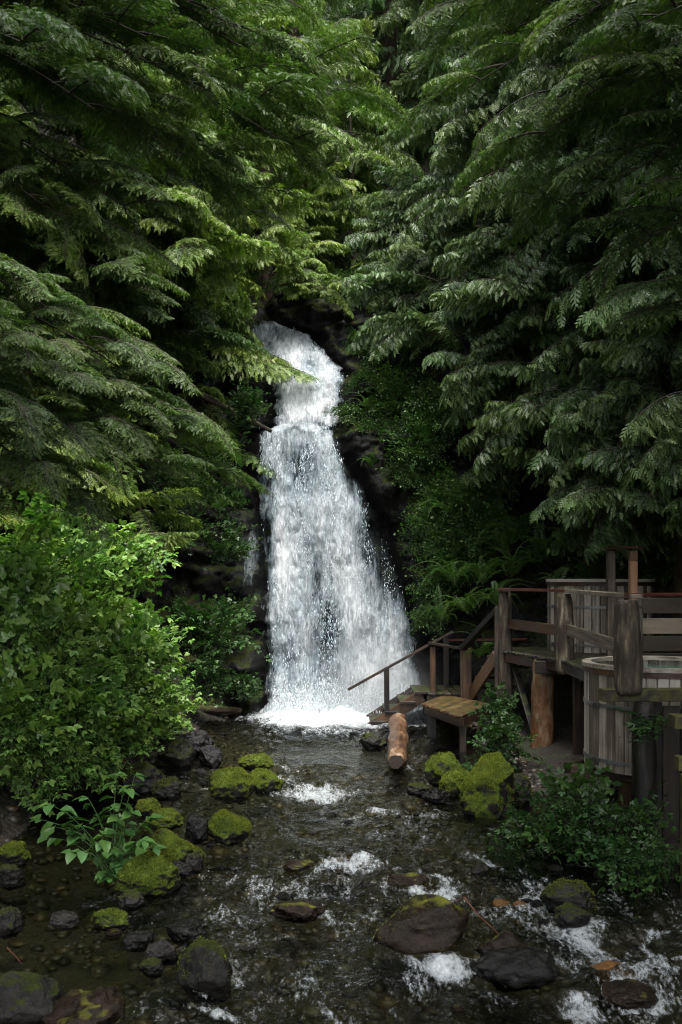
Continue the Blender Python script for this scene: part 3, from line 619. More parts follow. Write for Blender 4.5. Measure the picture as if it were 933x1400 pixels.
pf = empty('low_platform', (2.0, 17.6, 0.0))
tag(pf, 'low rust-brown plank platform on dark legs beside the landing', 'platform')
c0, c1, c2, c3 = [Vector((1.48, 17.75, 0.55)), Vector((2.0, 19.0, 0.55)), Vector((2.66, 17.6, 0.55)), Vector((1.92, 16.1, 0.55))]
for i in range(9):
    f0, f1 = (i + 0.5) / 9, 0
    a_ = c0.lerp(c3, f0); b_ = c1.lerp(c2, f0)
    board('plank', a_, b_, (c3 - c0).length / 9 - 0.012, 0.04, 'rustwood', pf)
board('beam', c0 + Vector((0.03, 0, -0.1)), c3 + Vector((0.03, 0.03, -0.1)), 0.06, 0.14, 'brownwood', pf)
board('beam', c3 + Vector((0.05, 0.1, -0.1)), c2 + Vector((0, 0.05, -0.1)), 0.06, 0.14, 'brownwood', pf)
for p_, w_ in ((c0 + Vector((0.12, -0.15, 0)), 0.16), (c3 + Vector((0.08, 0.25, 0)), 0.11), (c2 + Vector((-0.15, 0, 0)), 0.11)):
    board('leg', (p_.x, p_.y, -0.4), (p_.x, p_.y, 0.46), w_, w_, 'darkwood', pf)

# ------------------------------------------------------------------ hot tubs
def hot_tub(cx_, cy_, zb, Rr, h, label, nst, rot):
    t = empty('hot_tub', (cx_, cy_, zb)); tag(t, label, 'hot tub')
    aw = 2 * math.pi / nst; th = 0.045
    # one stave, built round the tub's axis, length along local X so that the grain follows it
    V, f = [], []
    prof = [(-aw / 2 + 0.0035 / Rr, 0.010), (-aw / 2 + 0.010 / Rr, 0.0), (aw / 2 - 0.010 / Rr, 0.0), (aw / 2 - 0.0035 / Rr, 0.010), (aw / 2 - 0.0035 / Rr, th), (-aw / 2 + 0.0035 / Rr, th)]
    for zz in (0.0, h):
        for a_, dp in prof:
            r_ = Rr - dp; V.append((zz, r_ * math.sin(a_), r_ * math.cos(a_) - Rr))
    for i in range(6): f.append((i, (i + 1) % 6, 6 + (i + 1) % 6, 6 + i))
    f.append(tuple(reversed(range(6)))); f.append(tuple(range(6, 12)))
    me = mesh_from('stave', V, f, [M['stave']])
    for i in range(nst):
        a_ = i * aw + rot; rdir = Vector((math.cos(a_), math.sin(a_), 0))
        Mx = Matrix((Vector((0, 0, 1)), Vector((-rdir.y, rdir.x, 0)), rdir)).transposed().to_4x4()   # x up, z outwards
        Mx.translation = Vector((cx_, cy_, zb)) + rdir * Rr + Vector((0, 0, random.uniform(-0.004, 0.004)))
        link('stave', me, t, Mx)
    def ring(name, z0, z1, ri, ro, mat, n=72):
        a = np.linspace(0, 2 * np.pi, n, endpoint=False); V = []
        for (r_, z_) in ((ri, z0), (ro, z0), (ro, z1), (ri, z1)):
            V += [(r_ * math.cos(q), r_ * math.sin(q), z_) for q in a]
        f = [(k * n + j, k * n + (j + 1) % n, ((k + 1) % 4) * n + (j + 1) % n, ((k + 1) % 4) * n + j) for k in range(4) for j in range(n)]
        return link(name, mesh_from(name, V, f, [M[mat]], smooth=False), t, Matrix.Translation((cx_, cy_, zb)))
    for hz_ in (0.10, 0.62 * h if h > 1.1 else 0.5 * h):
        hp = ring('hoop', hz_, hz_ + 0.042, Rr + 0.001, Rr + 0.012, 'hoop')
        p_ = Vector((cx_ - (Rr + 0.02) * math.cos(0.35), cy_ - (Rr + 0.02) * math.sin(0.35), zb + hz_ + 0.02))
        lk = board('hoop_buckle', p_ - Vector((0.02, -0.06, 0)), p_ + Vector((0.02, -0.06, 0)), 0.03, 0.05, 'bolt', hp)
    ring('rim', h - 0.008, h + 0.042, Rr - 0.085, Rr + 0.030, 'stave')
    ring('rim_trim', h - 0.075, h - 0.012, Rr + 0.001, Rr + 0.018, 'brownwood')
    a = np.linspace(0, 2 * np.pi, 48, endpoint=False); V = [((Rr - th) * math.cos(q), (Rr - th) * math.sin(q), h - 0.07) for q in a]
    link('tub_water', mesh_from('tub_water', V, [tuple(range(48))], [M['tubwater']]), t, Matrix.Translation((cx_, cy_, zb)))
    V = [((Rr - th) * math.cos(q), (Rr - th) * math.sin(q), 0.03) for q in a]
    link('tub_floor', mesh_from('tub_floor', V, [tuple(range(48))], [M['darkwood']]), t, Matrix.Translation((cx_, cy_, zb)))
    return t
hot_tub(3.98, 12.3, 0.50, 0.95, 1.22, 'round cedar hot tub with green water sunk below the bark post', 46, 0.03)
hot_tub(4.55, 17.5, DZ + 0.01, 0.90, 1.20, 'round cedar hot tub standing on the upper deck', 42, 0.05)
cr = empty('tub_cradle', (3.9, 12.3, 0.2)); tag(cr, 'brown timber cradle carrying the lower hot tub', 'cradle')
board('beam', (2.86, 12.35, 0.41), (4.9, 11.55, 0.41), 0.14, 0.16, 'brownwood', cr)
board('beam', (2.86, 12.55, 0.40), (3.6, 13.3, 0.40), 0.12, 0.14, 'brownwood', cr)
board('beam', (3.3, 13.0, 0.41), (4.9, 12.6, 0.41), 0.14, 0.15, 'darkwood', cr)
for px_, py_ in ((2.98, 12.45), (3.45, 12.1), (4.7, 12.2), (3.5, 13.1)): board('leg', (px_, py_, -0.5), (px_, py_, 0.32), 0.13, 0.13, 'brownwood' if px_ == 3.45 else 'darkwood', cr)

# ------------------------------------------------------------------ loose wood
lg = log('driftwood_log', at(545, 985, 18.3), at(542, 1042, 14.7), 0.155, 0.130, 'drift', None, 0.17, 'darkwood', 0.015)
tag(lg, 'orange-brown barkless log leaning from the steps into the stream', 'log')
lg = log('fallen_log', at(225, 968, 19.6), at(330, 972, 20.3), 0.10, 0.07, 'bark', None, 0.1)
tag(lg, 'dark fallen log lying at the pool edge under the left cliff', 'log')
lg = log('fallen_log', at(272, 538, 21.3), at(372, 590, 21.6), 0.07, 0.04, 'bark', None, 0.14)
tag(lg, 'mossy dead log lodged on the mossy ledge left of the falls', 'log')

# ------------------------------------------------------------------ stones
_ico = {}
def ico(sub):
    if sub not in _ico:
        bm = bmesh.new(); bmesh.ops.create_icosphere(bm, subdivisions=sub, radius=1)
        bm.verts.ensure_lookup_table()
        V = np.array([v.co[:] for v in bm.verts]); Fq = np.array([[v.index for v in f.verts] for f in bm.faces]); bm.free(); _ico[sub] = (V, Fq)
    return _ico[sub]
def rock_verts(seed, sub, ang=0.5, rough=0.10):
    V, Fq = ico(sub); rg = np.random.default_rng(seed); V = V.copy()
    r = 1 + 0.22 * fbm(V * 0.9 + seed * 3.7, 3, seed)
    V = V * r[:, None]
    for _ in range(int(3 + ang * 12)):
        nrm = rg.normal(size=3); nrm /= np.linalg.norm(nrm); c = rg.uniform(0.55, 0.92) if ang > 0.3 else rg.uniform(0.8, 0.95)
        dd = V @ nrm - c; V = V - np.maximum(dd, 0)[:, None] * nrm * 0.92
    nr = V / np.linalg.norm(V, axis=1, keepdims=True)
    V = V + nr * (rough * fbm(V * 2.6 + seed, 5, seed + 3, 0.6))[:, None]
    return V, Fq
def moss_tufts(V, Fq, size, count, seed, nzmin=0.30):
    rg = np.random.default_rng(seed)
    a, b, c = V[Fq[:, 0]], V[Fq[:, 1]], V[Fq[:, 2]]; n = np.cross(b - a, c - a); ar = np.linalg.norm(n, axis=1); n = n / (ar[:, None] + 1e-12)
    cen = (a + b + c) / 3; patch = fbm(cen * 3.0 / max(size, 0.2), 2, seed)
    wgt = ar * (n[:, 2] + 0.75 * patch > nzmin); wgt = wgt / wgt.sum()
    i = rg.choice(len(Fq), count, p=wgt); q = rg.random((count, 2)); fl = q.sum(1) > 1; q[fl] = 1 - q[fl]
    P = a[i] + q[:, :1] * (b[i] - a[i]) + q[:, 1:] * (c[i] - a[i]); nn = n[i]
    d = nn + rg.normal(0, 0.5, (count, 3)); d /= np.linalg.norm(d, axis=1, keepdims=True)
    s = np.cross(d, rg.normal(size=(count, 3))); s /= np.linalg.norm(s, axis=1, keepdims=True)
    l = rg.uniform(0.006, 0.019, (count, 1)); w = rg.uniform(0.004, 0.009, (count, 1))
    T = np.stack([P - s * w - nn * 0.006, P + s * w - nn * 0.006, P + d * l], 1).reshape(-1, 3)
    tint = np.repeat(np.clip(0.5 + 0.35 * patch[i] + rg.normal(0, 0.2, count), 0, 1), 3)
    return T, np.arange(count * 3).reshape(-1, 3), tint
def rock(name, u, vb, w, h, mat, label, seed, cat='rock', ang=0.5, sub=5, moss=0, dz=0.0, rough=0.10, depth=0.85, sink=0.30, group=None, rz=None, tilt=0.0):
    p = onwater(u, vb); s = p.y / F; W = w * s / 2; Hh = h * s
    V, Fq = rock_verts(seed, sub, ang, rough)
    V = V - (V.max(0) + V.min(0)) / 2; V = V / (V.max(0) - V.min(0)) * 2
    # turn first, then fit the outline so that width and height stay as seen
    a = random.Random(seed).uniform(0, 6.28); Rz = np.array([[math.cos(a), -math.sin(a), 0], [math.sin(a), math.cos(a), 0], [0, 0, 1]])
    V = V @ Rz.T; V = V - (V.max(0) + V.min(0)) / 2; V = V / (V.max(0) - V.min(0)) * 2
    if tilt: V[:, 2] += tilt * V[:, 0] * 0.6
    tot = Hh * (1 + sink); V = V * np.array([W, W * depth, tot / 2])
    V[:, 2] += tot / 2 - Hh * sink + dz * Hh
    loc = Vector((p.x, p.y + W * depth * 0.8, p.z))
    o = link(name, mesh_from(name, V, Fq, [M[mat]], smooth=True), None, Matrix.Translation(loc))
    tag(o, label, cat, group)
    if moss:
        T, Ft, ti = moss_tufts(V, Fq, W, moss, seed)
        link('moss', mesh_from('moss', T, Ft, [M['mossblade']], attrs={'tint': ti}), o, Matrix.Translation(loc))
        o.children[0]['kind'] = 'stuff'
    return o
rock('mossy_rock', 316, 1092, 66, 40, 'rockmoss', 'broad mossy rock in midstream with a lower twin beside it', 11, moss=6000, ang=0.3)
rock('mossy_rock', 361, 1084, 52, 30, 'rockmoss', 'low mossy rock leaning on the right side of a broader one', 12, moss=4000, ang=0.3)
rock('mossy_rock', 349, 1054, 50, 21, 'rockmoss', 'small flat mossy rock upstream behind the midstream pair', 13, moss=2500, ang=0.3)
rock('mossy_rock', 312, 1152, 62, 40, 'rockmoss', 'isolated dome-shaped mossy rock in the clear stream', 14, moss=5000, ang=0.25)
rock('mossy_rock', 233, 1188, 86, 50, 'rockmoss', 'bright yellow-green mossy rock behind the leafy water plant', 15, moss=9000, ang=0.5, tilt=-0.25)
rock('mossy_rock', 196, 1224, 92, 46, 'rockmoss', 'bright mossy rock under the drooping leaves of the water plant', 16, moss=9000, ang=0.3)
rock('small_stone', 262, 1192, 32, 24, 'rockhalf', 'small dark stone with a mossy cap touching the bright mossy rock', 17, 'stone', 0.2)
rock('small_stone', 244, 1200, 36, 20, 'rockwet', 'small wet black stone wedged below the bright mossy rock', 18, 'stone', 0.2)
rock('small_stone', 147, 1273, 50, 26, 'rockmoss', 'small low mossy stone in the still shallows', 19, 'stone', 0.3, moss=1800)
rock('small_stone', 85, 1270, 42, 20, 'rockgrey', 'smooth pale grey rounded stone in the still shallows', 20, 'stone', 0.1)
rock('small_stone', 176, 1244, 42, 22, 'rockhalf', 'brownish oval stone in the water below the bright mossy rock', 21, 'stone', 0.15)
rock('boulder', 277, 1362, 78, 66, 'rockhalf', 'dark wet angular boulder with pointed mossy crest in the stream', 22, 'boulder', 1.0, moss=900, rough=0.05)
rock('boulder', 18, 1412, 120, 74, 'rockhalf', 'large black faceted boulder at the stream edge beside a flat speckled one', 23, 'boulder', 1.0, rough=0.05)
rock('boulder', 100, 1428, 125, 58, 'rockbrown', 'flat brown boulder speckled with pale lichen', 24, 'boulder', 0.4)
rock('mossy_rock', 12, 1182, 48, 28, 'rockmoss', 'mossy rock under the left bank shrubs, upper of a pair', 25, moss=2500, ang=0.3)
rock('mossy_rock', 8, 1212, 44, 28, 'rockhalf', 'dark half-mossy rock under the left bank shrubs, lower of a pair', 26, ang=0.3)
rock('mossy_rock', 4, 1278, 46, 34, 'rockhalf', 'rounded half-mossy rock alone in the quiet shallows', 27, ang=0.2)
rock('small_stone', 252, 1292, 60, 26, 'rockwet', 'wet dark flat stone upstream of the pointed boulder', 28, 'stone', 0.3)
rock('small_stone', 188, 1300, 46, 22, 'rockwet', 'wet dark stone awash between the shallows and the current', 29, 'stone', 0.3)
rock('small_stone', 205, 1335, 36, 20, 'rockhalf', 'small olive stone awash next to the pointed boulder', 30, 'stone', 0.3)
rock('small_stone', 218, 1318, 44, 28, 'rockgrey', 'pale streaked stone with water sliding over it', 31, 'stone', 0.3)
rock('boulder', 578, 1298, 134, 58, 'rockbrown', 'big brown wet boulder in midstream carrying a red twig', 47, 'boulder', 1.0, moss=500, tilt=0.2, depth=0.7, rough=0.045)
rock('boulder', 690, 1322, 78, 42, 'rockbrown', 'brown lumpy boulder behind the smooth black one', 33, 'boulder', 0.4)
rock('boulder', 714, 1354, 124, 46, 'rockwet', 'smooth glistening black boulder low in the stream', 34, 'boulder', 0.15, depth=0.7)
rock('boulder', 785, 1252, 82, 42, 'rockhalf', 'rounded olive boulder below the leafy right bank', 35, 'boulder', 0.15, moss=900)
rock('small_stone', 786, 1268, 52, 26, 'rockhalf', 'small round stone in front of the rounded olive boulder', 36, 'stone', 0.15)
rock('mossy_rock', 608, 1074, 54, 44, 'rockmoss', 'mossy block at the foot of the low platform', 37, moss=5000, ang=0.5)
rock('mossy_rock', 625, 1088, 46, 32, 'rockmoss', 'small round mossy rock between the block and the biggest mossy boulder', 38, moss=4000, ang=0.2)
rock('mossy_rock', 670, 1114, 80, 74, 'rockmoss', 'biggest mossy boulder leaning on the right bank by the peeled log', 39, moss=9000, ang=0.6, tilt=0.35)
rock('mossy_rock', 652, 1114, 34, 30, 'rockmoss', 'small bright mossy lump at the foot of the biggest mossy boulder', 40, moss=2500, ang=0.3)
rock('mossy_rock', 714, 1100, 38, 40, 'rockhalf', 'dark mossy rock behind the biggest mossy boulder', 41, ang=0.4, moss=900)
rock('small_stone', 598, 1098, 42, 18, 'rockwet', 'flat grey wet stone off the right bank rocks', 42, 'stone', 0.5)
rock('small_stone', 572, 1088, 32, 16, 'rockhalf', 'low olive stone downstream of the leaning log', 43, 'stone', 0.3)
rock('small_stone', 511, 1024, 40, 22, 'rockhalf', 'rounded stone in the pool at the foot of the steps', 44, 'stone', 0.2)
rock('bank_rock', 265, 1034, 50, 34, 'rockwet', 'wet black rock at the tip of the left bank', 45, ang=0.6)
rock('bank_rock', 287, 1046, 34, 26, 'rockwet', 'slanting wet slab beside the tip of the left bank', 46, ang=0.9, tilt=-0.4)
rock('bank_rock', 238, 1048, 54, 34, 'rockhalf', 'dark rock tucked under the left bank leaves', 32, ang=0.5)
rock('bank_rock', 192, 1084, 66, 38, 'rockhalf', 'olive mossy bank rock beneath the salmonberry leaves', 48, ang=0.3, moss=1500)
rock('bank_rock', 226, 1092, 44, 26, 'rockhalf', 'low olive rock next to the mossy bank rock', 49, ang=0.3, moss=700)
rock('bank_rock', 224, 1132, 50, 24, 'rockmoss', 'mossy stone just upstream of the bright mossy rock', 50, ang=0.3, moss=1200)
rock('bank_rock', 200, 1118, 36, 24, 'rockmoss', 'little moss-capped stone behind the leafy water plant', 51, ang=0.3, moss=900)
rock('bank_rock', 268, 1150, 34, 34, 'rockwet', 'black broken stone between two mossy rocks', 52, ang=0.8)
rock('boulder', 405, 1262, 80, 20, 'rockbrown', 'brown stone awash with water pouring over its crest', 53, 'boulder', 0.4)
rock('boulder', 468, 1184, 76, 14, 'rockamber', 'amber stone showing through the water above a white riffle', 54, 'boulder', 0.3, dz=-0.75)
rock('boulder', 408, 1192, 46, 12, 'rockbrown', 'thin brown stone barely above the current', 55, 'boulder', 0.3)
rock('small_stone', 685, 1232, 30, 12, 'rockamber', 'orange stone glowing under clear shallow water', 56, 'stone', 0.2, dz=-1.1)
rock('small_stone', 718, 1234, 32, 12, 'rockamber', 'tan stone beside the orange one under clear water', 57, 'stone', 0.2, dz=-1.1)
rock('boulder', 848, 1336, 70, 22, 'rockamber', 'reddish brown stone awash above the lower rapids', 58, 'boulder', 0.3, dz=-0.6)
rock('boulder', 862, 1372, 90, 26, 'rockbrown', 'dark brown stone with rapids running round it', 59, 'boulder', 0.3, dz=-0.3)
rock('boulder', 560, 1212, 60, 10, 'rockbrown', 'flat brown ledge stone under a line of foam', 60, 'boulder', 0.4)

# small wet stones strewn along the edges of the stream: look-alikes
pv = [rock_verts(100 + i, 3, 0.3) for i in range(6)]
pm = [mesh_from('pebble', V * np.array([1, 0.8, 0.55]), Fq, [M[mm]], smooth=True) for (V, Fq), mm in zip(pv, ['rockwet', 'rockhalf', 'rockwet', 'rockwet', 'rockbrown', 'rockgrey'])]
rs = random.Random(4)
spots = []
for i in range(10): spots.append((rs.uniform(560, 700), rs.uniform(1088, 1150)))
for i in range(6): spots.append((rs.uniform(225, 330), rs.uniform(1040, 1210)))
for i in range(8): spots.append((rs.uniform(0, 260), rs.uniform(1180, 1400)))
for i in range(10): spots.append((rs.uniform(640, 930), rs.uniform(1160, 1290)))
for i in range(12): spots.append((rs.uniform(330, 660), rs.uniform(1080, 1390)))
for (u, v) in spots:
    p = onwater(u, v); r = rs.uniform(0.03, 0.10)
    o = link('pebble', rs.choice(pm), None, Matrix.Translation((p.x, p.y, p.z - r * rs.uniform(0.0, 0.35))) @ Matrix.Rotation(rs.uniform(0, 6.28), 4, 'Z') @ Matrix.Diagonal((r, r, r * rs.uniform(0.7, 1.1), 1)))
    tag(o, 'small wet stone lying in the shallow stream', 'stone', 'small stones strewn through the stream')
# gravel on the bed, seen through the water
n = 5000; V3, F3 = ico(1)
gxp = RNG.uniform(-5.2, 4.4, n); gyp = RNG.uniform(5.2, 20.5, n); ins = np.minimum(gxp - np.interp(gyp, *XL), np.interp(gyp, *XR) - gxp); kk = ins > -0.3; gxp, gyp = gxp[kk], gyp[kk]; n = len(gxp)
gr = RNG.uniform(0.025, 0.10, n); gzz = H(gxp, gyp)
GV = V3[None] * gr[:, None, None] * np.stack([RNG.uniform(0.8, 1.4, n), RNG.uniform(0.7, 1.2, n), RNG.uniform(0.4, 0.8, n)], 1)[:, None]
GV = GV * (1 + 0.18 * RNG.normal(size=GV.shape[:2]))[..., None] + np.stack([gxp, gyp, gzz], 1)[:, None]
m, nt, N, Lk = newmat('bed_gravel'); ge = node(nt, 'ShaderNodeNewGeometry')
rc = ramp(nt, [(0.0, (0.010, 0.008, 0.006)), (0.35, (0.035, 0.026, 0.016)), (0.6, (0.022, 0.020, 0.017)), (0.85, (0.070, 0.042, 0.018)), (1.0, (0.070, 0.060, 0.046))], ge.outputs['Random Per Island'])
b = node(nt, 'ShaderNodeBsdfPrincipled', Roughness=0.5); Lk.new(rc.outputs[0], b.inputs['Base Color']); finish(nt, b.outputs[0])
me = mesh_from('gravel', GV.reshape(-1, 3), (np.arange(n)[:, None, None] * len(V3) + F3[None]).reshape(-1, 3), [m], smooth=True)
tag(link('gravel', me), 'brown and grey gravel covering the stream bed', 'gravel', kind='stuff')

# twigs and red leaf
def twig(name, pts, r, mat, label):
    V, f = tube([at(*p) for p in pts], np.linspace(r, r * 0.4, len(pts)), 6)
    tag(link(name, mesh_from(name, V, f, [M[mat]], smooth=True)), label, 'twig')
pb = onwater(640, 1262)
twig('twig', [(578, 1236, pb.y + 0.15), (610, 1232, pb.y + 0.12), (634, 1229, pb.y + 0.05)], 0.006, 'redtwig', 'short reddish twig lying across the big brown boulder')
twig('twig', [(634, 1226, pb.y + 0.05), (655, 1252, pb.y - 0.12), (682, 1276, pb.y - 0.3)], 0.006, 'redtwig', 'reddish broken twig trailing from the boulder into the water')
twig('twig', [(10, 1296, 8.1), (22, 1308, 8.0), (30, 1318, 7.9)], 0.006, 'redtwig', 'thin red twig among the stones by the black faceted boulder')
rl = empty('red_leaf_sprig', at(318, 978, 20.3)); tag(rl, 'sprig of red leaves floating at the pool edge', 'leaf')
for i in range(9):
    a = i * 0.7; l = random.uniform(0.10, 0.17); q = Vector((0, 0, 0.03))
    d = Vector((math.cos(a), math.sin(a) * 0.6, random.uniform(0.1, 0.9))).normalized(); s = d.cross(Vector((0, 1, 0.2))).normalized()
    V = [q, q + d * l * 0.5 + s * l * 0.32, q + d * l * 1.25, q + d * l * 0.5 - s * l * 0.32, q + d * l * 0.55 + Vector((0, -0.02, 0))]
    o = bpy.data.objects.new('leaf', mesh_from('leaf', [tuple(x) for x in V], [(0, 1, 4), (1, 2, 4), (2, 3, 4), (3, 0, 4)], [M['redleaf']], attrs={'tint': [random.random()] * 5})); COL.objects.link(o); o.parent = rl

# ------------------------------------------------------------------ conifer branches
def unit(a): return a / (np.linalg.norm(a, axis=-1, keepdims=True) + 1e-9)
def spray_template(pairs, l0, wid, ang, droop, taper=0.7):
    """a flat frond along +x of unit length: pairs of narrow scale-leaf fans either side of the axis"""
    q = []
    for i in range(pairs):
        t = 0.06 + 0.90 * i / pairs
        for s in (-1, 1):
            tt = t + (0.5 / pairs if s > 0 else 0); L = l0 * (1 - tt) ** taper * min(1.0, 0.45 + tt * 2.6) + 0.05
            a = ang * (1 - 0.25 * tt); dx, dy = math.cos(a), s * math.sin(a); px, py = -dy, dx
            z0 = -droop * tt * tt; z1 = z0 - droop * 0.9 * L
            q.append([(tt, 0, z0), (tt + dx * L * 0.5 + px * wid, dy * L * 0.5 + py * wid, z0 * 0.5 + z1 * 0.5 + 0.01), (tt + dx * L, dy * L, z1), (tt + dx * L * 0.5 - px * wid, dy * L * 0.5 - py * wid, z0 * 0.5 + z1 * 0.5 + 0.01)])
    q.append([(0, 0, 0), (0.6, wid * 0.7, -droop * 0.3), (1.06, 0, -droop), (0.6, -wid * 0.7, -droop * 0.3)])
    return np.array(q)
T_CEDAR = spray_template(4, 0.42, 0.050, 0.62, 0.30, 0.5)
T_HEM = spray_template(6, 0.24, 0.036, 0.90, 0.14, 0.3)
def branch_mesh(seed, kind, L=3.0):
    rg = np.random.default_rng(seed)
    cedar = kind in ('cedar',)
    T = T_CEDAR if kind != 'hemlock' else T_HEM
    ns = 26; s = np.linspace(0, 1, ns)
    arch = rg.uniform(0.20, 0.34) if kind != 'hemlock' else rg.uniform(0.28, 0.42)
    ax = np.stack([s * L, 0.10 * np.sin(s * rg.uniform(3, 6) + rg.uniform(0, 6)) * s, arch * np.sin(np.pi * s ** 0.85) * (1.0)], 1)
    tv, tf = tube(ax, 0.028 * (1 - s) ** 0.8 + 0.003, 6); WV, WF, off = [tv], [tf], len(tv)
    P, D, Nn, S, Ti = [], [], [], [], []
    nb = 34 if kind != 'hemlock' else 40
    for i in range(nb):
        t = 0.10 + 0.90 * (i + rg.uniform(-0.3, 0.3)) / nb; t = min(t, 0.995); side = 1 if i % 2 else -1
        base = np.array([np.interp(t, s, ax[:, k]) for k in range(3)]); tan = np.array([np.interp(min(t + 0.03, 1), s, ax[:, k]) - np.interp(t - 0.03, s, ax[:, k]) for k in range(3)]); tan /= np.linalg.norm(tan)
        bl = (0.95 * (1 - t) ** 0.65 * min(1, 0.35 + t * 2.2) + 0.18) * rg.uniform(0.75, 1.2)
        if kind == 'hemlock': bl *= 0.95
        a = rg.uniform(0.75, 1.1); out = tan * math.cos(a) + np.array([-tan[1], tan[0], 0]) * side * math.sin(a)
        dr = rg.uniform(0.35, 0.75) if cedar else rg.uniform(0.15, 0.45)
        if kind == 'hemlock': dr = rg.uniform(0.10, 0.45)
        m_ = max(4, int(bl / (0.14 if kind != 'hemlock' else 0.09))); q = np.linspace(0, 1, m_)
        pts = base + out * (q * bl)[:, None] + np.array([0, 0, -1.0]) * (dr * bl * q ** 1.6)[:, None] + rg.normal(0, 0.008, (m_, 3))
        bv, bf = tube(pts, 0.007 * (1 - q) + 0.0018, 3); WV.append(bv); WF.append(bf + off); off += len(bv)
        tg = np.gradient(pts, axis=0); tg = unit(tg)
        for j in range(m_):
            for sd in ((-1, 1) if j < m_ - 1 else (0,)):
                if rg.random() < (0.10 if kind == 'hemlock' else 0.22): continue
                sidev = unit(np.cross(np.array([0, 0, 1.0]), tg[j])) * sd
                d = tg[j] * rg.uniform(0.55, 0.9) + sidev * rg.uniform(0.5, 0.9) + np.array([0, 0, -1.0]) * (rg.uniform(0.15, 0.65) if cedar else rg.uniform(0.0, 0.4))
                d = unit(d + rg.normal(0, 0.12, 3))
                nrm = unit(np.array([0, 0, 1.0]) + sidev * rg.uniform(-0.2, 0.7) + rg.normal(0, 0.42, 3)); nrm = unit(nrm - d * (nrm @ d))
                sz = (0.43 if kind != 'hemlock' else 0.27) * rg.uniform(0.65, 1.25) * (1 - 0.35 * q[j])
                P.append(pts[j]); D.append(d); Nn.append(nrm); S.append(sz)
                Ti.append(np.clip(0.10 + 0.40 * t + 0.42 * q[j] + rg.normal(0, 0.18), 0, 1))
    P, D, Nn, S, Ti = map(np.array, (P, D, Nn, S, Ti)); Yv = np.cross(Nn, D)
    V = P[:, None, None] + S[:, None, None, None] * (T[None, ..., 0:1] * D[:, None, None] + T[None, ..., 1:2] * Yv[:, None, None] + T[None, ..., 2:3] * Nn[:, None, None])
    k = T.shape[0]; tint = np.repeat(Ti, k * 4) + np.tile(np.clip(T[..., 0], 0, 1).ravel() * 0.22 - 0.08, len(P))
    V = V.reshape(-1, 3); nq = len(P) * k
    Vw = np.concatenate(WV); Fw = np.concatenate(WF)
    AV = np.concatenate([Vw, V]); AF = np.concatenate([Fw, np.arange(nq * 4).reshape(-1, 4) + len(Vw)])
    mi = np.concatenate([np.zeros(len(Fw), int), np.ones(nq, int)]); ti = np.concatenate([np.zeros(len(Vw)), np.clip(tint, 0, 1)])
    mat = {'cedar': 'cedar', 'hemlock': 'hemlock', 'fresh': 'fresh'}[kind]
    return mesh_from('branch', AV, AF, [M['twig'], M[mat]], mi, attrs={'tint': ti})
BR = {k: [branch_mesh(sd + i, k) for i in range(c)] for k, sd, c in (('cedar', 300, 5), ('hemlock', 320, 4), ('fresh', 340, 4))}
def trunk_mesh(h, r, seed):
    zs = np.linspace(0, h, 26); c = np.stack([0.10 * np.sin(zs * 0.35 + seed), 0.10 * np.cos(zs * 0.3 + seed * 2), zs], 1)
    rad = r * (1 - zs / h * 0.88) * (1 + 0.5 * np.exp(-zs * 2.2)); v, f = tube(c, rad, 14)
    v = v.reshape(26, 14, 3); cen = c[:, None]; dv = v - cen
    v = cen + dv * (1 + 0.10 * noise(P3(v[..., 0] * 9 + seed, v[..., 1] * 9, v[..., 2] * 0.8), seed))[..., None]
    return mesh_from('trunk', v.reshape(-1, 3), f, [M['bark']], smooth=True)
BCOUNT = [0]
def tree(name, label, group, x, y, h, r, seed, z=None):
    zb = Hs(x, y) - 0.4 if z is None else z
    t = empty(name, (x, y, zb)); tag(t, label, 'tree', group)
    link('trunk', trunk_mesh(h, r, seed), t, Matrix.Translation((x, y, zb)))
    return t
def branch_to(t, tip, kind, rg, drop=None, base_off=0.0, width=None, base=None):
    o = Vector(ORG[t.name]); tip = Vector(tip)
    hd = math.hypot(tip.x - o.x, tip.y - o.y)
    b = Vector(base) if base is not None else Vector((o.x, o.y, tip.z + (drop if drop is not None else rg.uniform(0.15, 0.5)) * hd))
    v = tip - b; s = v.length / 3.0
    w = width or min(max(s, 0.75), 1.2)
    BCOUNT[0] += 1
    return link('branch', rg.choice(BR[kind]), t, frame(b, v, (0, 0, 1), rg.uniform(-0.35, 0.35), (s, w, w)))
def full_branches(t, kind, h, z0, rg, lmax, n, droop=0.35):
    o = Vector(ORG[t.name])
    for i in range(n):
        f = (i + rg.random()) / n; z = z0 + (h - z0) * f * 0.97; l = lmax * (1 - f) ** 0.75 + 0.5; a = i * 2.399 + rg.uniform(-0.5, 0.5)
        l *= rg.uniform(0.75, 1.15)
        branch_to(t, o + Vector((math.cos(a) * l, math.sin(a) * l, z - droop * l)), kind, rg, base=o + Vector((0, 0, z)))

